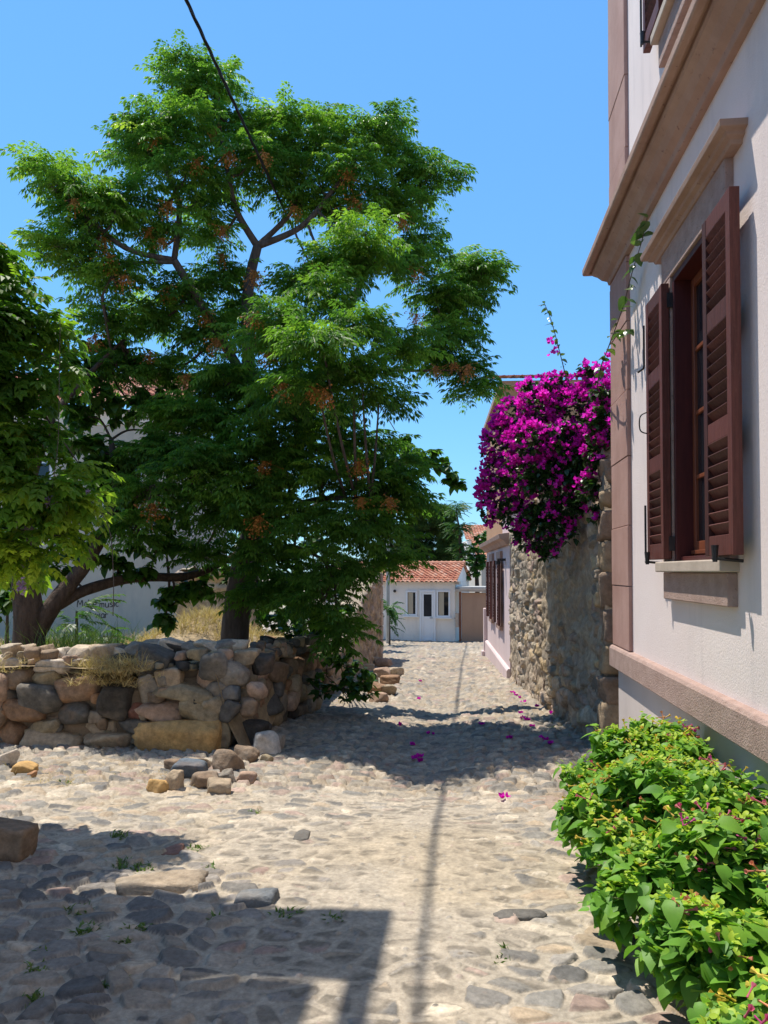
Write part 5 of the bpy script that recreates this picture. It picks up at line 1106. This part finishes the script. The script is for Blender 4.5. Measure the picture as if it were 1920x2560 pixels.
PETALS = [(908, 1650), (905, 1640), (895, 1645), (865, 1570), (930, 1590), (890, 1614), (1125, 1545), (1128, 1556), (1140, 1560), (1150, 1575), (1170, 1600), (1190, 1612), (1180, 1605), (1108, 1500), (1115, 1506), (1122, 1511), (1130, 1520), (905, 1513), (908, 1475), (1090, 1730), (1040, 1570), (1100, 1600), (1190, 1545), (1160, 1530)]
pv = []
for k in range(3):
    mb = MB(); n = 4; T = rng.normal(size=(n, 3)) * np.array([.012, .012, .003]) + np.array([0, 0, .012]); place(mb, FLW, eul(rng.random(n) * 6.28, rng.random(n) - .5, rng.random(n)), T, np.full(n, 1.), rng.random(n) * .5)
    o = mb.build('fallen_blossom', M['petal']); pv.append(o.data); bpy.data.objects.remove(o)
for i, (a, b) in enumerate(PETALS):
    g = G(a, b); o = bpy.data.objects.new('fallen_blossom', pv[i % 3]); COL.objects.link(o); o.location = (g[0], g[1], gzf(g[0], g[1]) + .015); o.rotation_euler.z = i * 1.3
    tag(o, 'magenta blossom fallen onto the cobbles of the street', 'blossom', 'fallen bougainvillea blossoms')

# ---- four o'clock plants along the right house
MIR = [broadleaf(.066, .026, .06, .22, .35), broadleaf(.055, .023, .06, .3, .2), broadleaf(.082, .033, .06, .15, .5), broadleaf(.045, .016, .03, .25, .3)]
def trumpet():
    z = np.array([0, .012, .034, .040, .045]); r = np.array([.0035, .0022, .003, .006, .0085]); a = np.arange(5) * 2 * math.pi / 5
    V = np.concatenate([np.stack([r_ * np.cos(a), np.full(5, y_), r_ * np.sin(a)], 1) for y_, r_ in zip(z, r)])
    F = []
    for k in range(4):
        for i in range(5): F.append([k * 5 + i, k * 5 + (i + 1) % 5, (k + 1) * 5 + (i + 1) % 5, (k + 1) * 5 + i])
    return V, np.array(F)
TRU = trumpet()
def fouroclock(x, y, r, h, label, lobes, pink):
    z0 = gzf(x, y); t = thing('four_oclock_plant', label, 'flowering bush', (x, y, z0), "four o'clock plants along the pink house wall")
    f = MB(); s = MB(); fw = MB(); root = np.array([x, y, z0])
    for i in range(lobes):
        a = rng.random() * 6.28; q = math.sqrt(rng.random()) * .72; c = root + np.array([math.cos(a) * q * r, math.sin(a) * q * r, h * (.40 + .34 * rng.random() * (1 - .4 * q))])
        lr = r * (.30 + .12 * rng.random())
        p, d, qq = shell(c, (lr, lr, lr * .75), 24, .5, .5); ok = p[:, 0] < HX - .05; p = p[ok]
        if not len(p): continue
        per = 6; T = np.repeat(p, per, 0) + rng.normal(size=(len(p) * per, 3)) * .02; k = len(T); b_ = np.repeat(rng.random(len(p)) * .55, per) + rng.random(k) * .3
        w = rng.integers(4, size=k); Rm = eul(rng.random(k) * 6.28, rng.random(k) * 1.1 - .75, (rng.random(k) - .5) * .9)
        for j in range(4): place(f, MIR[j], Rm[w == j], T[w == j], .75 + .5 * rng.random(int((w == j).sum())), b_[w == j])
        # flower heads and young pale leaves on top
        tp = p[p[:, 2] > c[2] - .02 + .0 * r]
        for v in tp:
            n = int(rng.integers(3, 7)); T = v + rng.normal(size=(n, 3)) * .012 + np.array([0, 0, .03]); place(f, MIR[3], eul(rng.random(n) * 6.28, rng.random(n) * 1.2, rng.random(n) - .5), T, .45 + .3 * rng.random(n), .9 + .1 * rng.random(n))
            n = int(rng.integers(1, 4)) * int(rng.random() < .17)
            if not n: continue
            T = v + rng.normal(size=(n, 3)) * .014 + np.array([0, 0, .045])
            cv = rng.random() * .5 if rng.random() > pink else .55 + .45 * rng.random(); place(fw, TRU, eul(rng.random(n) * 6.28, rng.random(n) * 1.3 - .3, rng.random(n)), T, .8 + .5 * rng.random(n), np.clip(cv + rng.normal(size=n) * .05, 0, 1))
        s.add(*tube(spline([root + rng.normal(size=3) * np.array([.06, .06, 0]), (root + c) / 2 + np.array([0, 0, .03]), c]), [*np.linspace(.010, .005, 13)], 6, False))
        for v in p[::2]: s.add(*tube([c + np.array([0, 0, -.04]), v], .003, 4, False))
    under(f.build('foliage', M['mira'], smooth=True), t); under(fw.build('blossoms', M['flower']), t); under(s.build('plant_stems', M['stem']), t)
fouroclock(1.18, 4.75, .42, .92, "bushy four o'clock plant at the far end, touching the plinth band", 24, .25)
fouroclock(.98, 4.80, .42, .62, "low four o'clock plant farthest out at the foot of the stone wall", 19, .5)
fouroclock(.90, 4.1, .44, .70, "yellow flowered four o'clock plant bulging into the street", 24, .35)
fouroclock(1.14, 3.85, .42, .90, "tall four o'clock plant pressed against the wall, second from the far end", 22, .4)
fouroclock(.94, 3.35, .42, .58, "low spreading four o'clock plant in the middle of the row", 20, .4)
fouroclock(1.16, 3.05, .40, .80, "tall pink flowered four o'clock plant against the wall in the middle of the row", 21, .8)
fouroclock(.90, 2.60, .38, .58, "broad leaved four o'clock plant, second from the bottom corner of the bed", 20, .5)
fouroclock(.90, 2.02, .38, .58, "four o'clock plant filling the bottom corner of the bed by the plinth", 20, .5)

# ---------------------------------------------------------------- overhead cable
cp = []
for k in range(60):
    t = k / 59; y = -6 + 36 * t; cp.append((-2.50, y, 7.1 - 2.0 * t * (1 - t) + .35 * (1 - t)))
cp = np.array(cp); cb = MB(); s_ = np.linspace(0, 260, 700); pth = np.stack([np.interp(np.linspace(0, 59, 700), np.arange(60), cp[:, j]) for j in range(3)], 1)
for ph0 in (0, 2.1, 4.2):
    q = pth.copy(); q[:, 0] += .010 * np.cos(s_ + ph0); q[:, 2] += .010 * np.sin(s_ + ph0); cb.add(*tube(q, .0095, 5))
tag(cb.build('overhead_cable', M['rubber'], smooth=True), 'black twisted overhead cable crossing the sky into the big tree', 'cable')

# ---------------------------------------------------------------- unseen shadow caster left of the camera, slabs shaped to shade the square
nh = thing('unseen_shade_house', 'unseen cream house with roof slabs added to shade the cobbled square', 'house', (-5, 1, 0))
mb = MB(); mb.add(*box(-9, -4.4, -5, 3.9, -.3, 6.0)); under(mb.build('wall', M['stucco_low']), nh)
mb = MB(); mb.add(*box(-9, -2.62, -5, 4.62, 6.05, 6.12)); under(bevel(mb.build('roof_slab', M['concrete']), .01), nh)
mb = MB(); mb.add(*box(-3.3, -2.38, 4.64, 5.30, 6.05, 6.10)); mb.add(*box(-7, -3.303, 4.64, 5.50, 6.35, 6.40)); mb.add(*box(-2.50, -2.39, -1., 4.63, 6.06, 6.10)); mb.add(*box(-2.615, -2.51, 4.2, 4.23, 6.07, 6.10)); under(mb.build('shade_slabs', M['concrete']), nh)
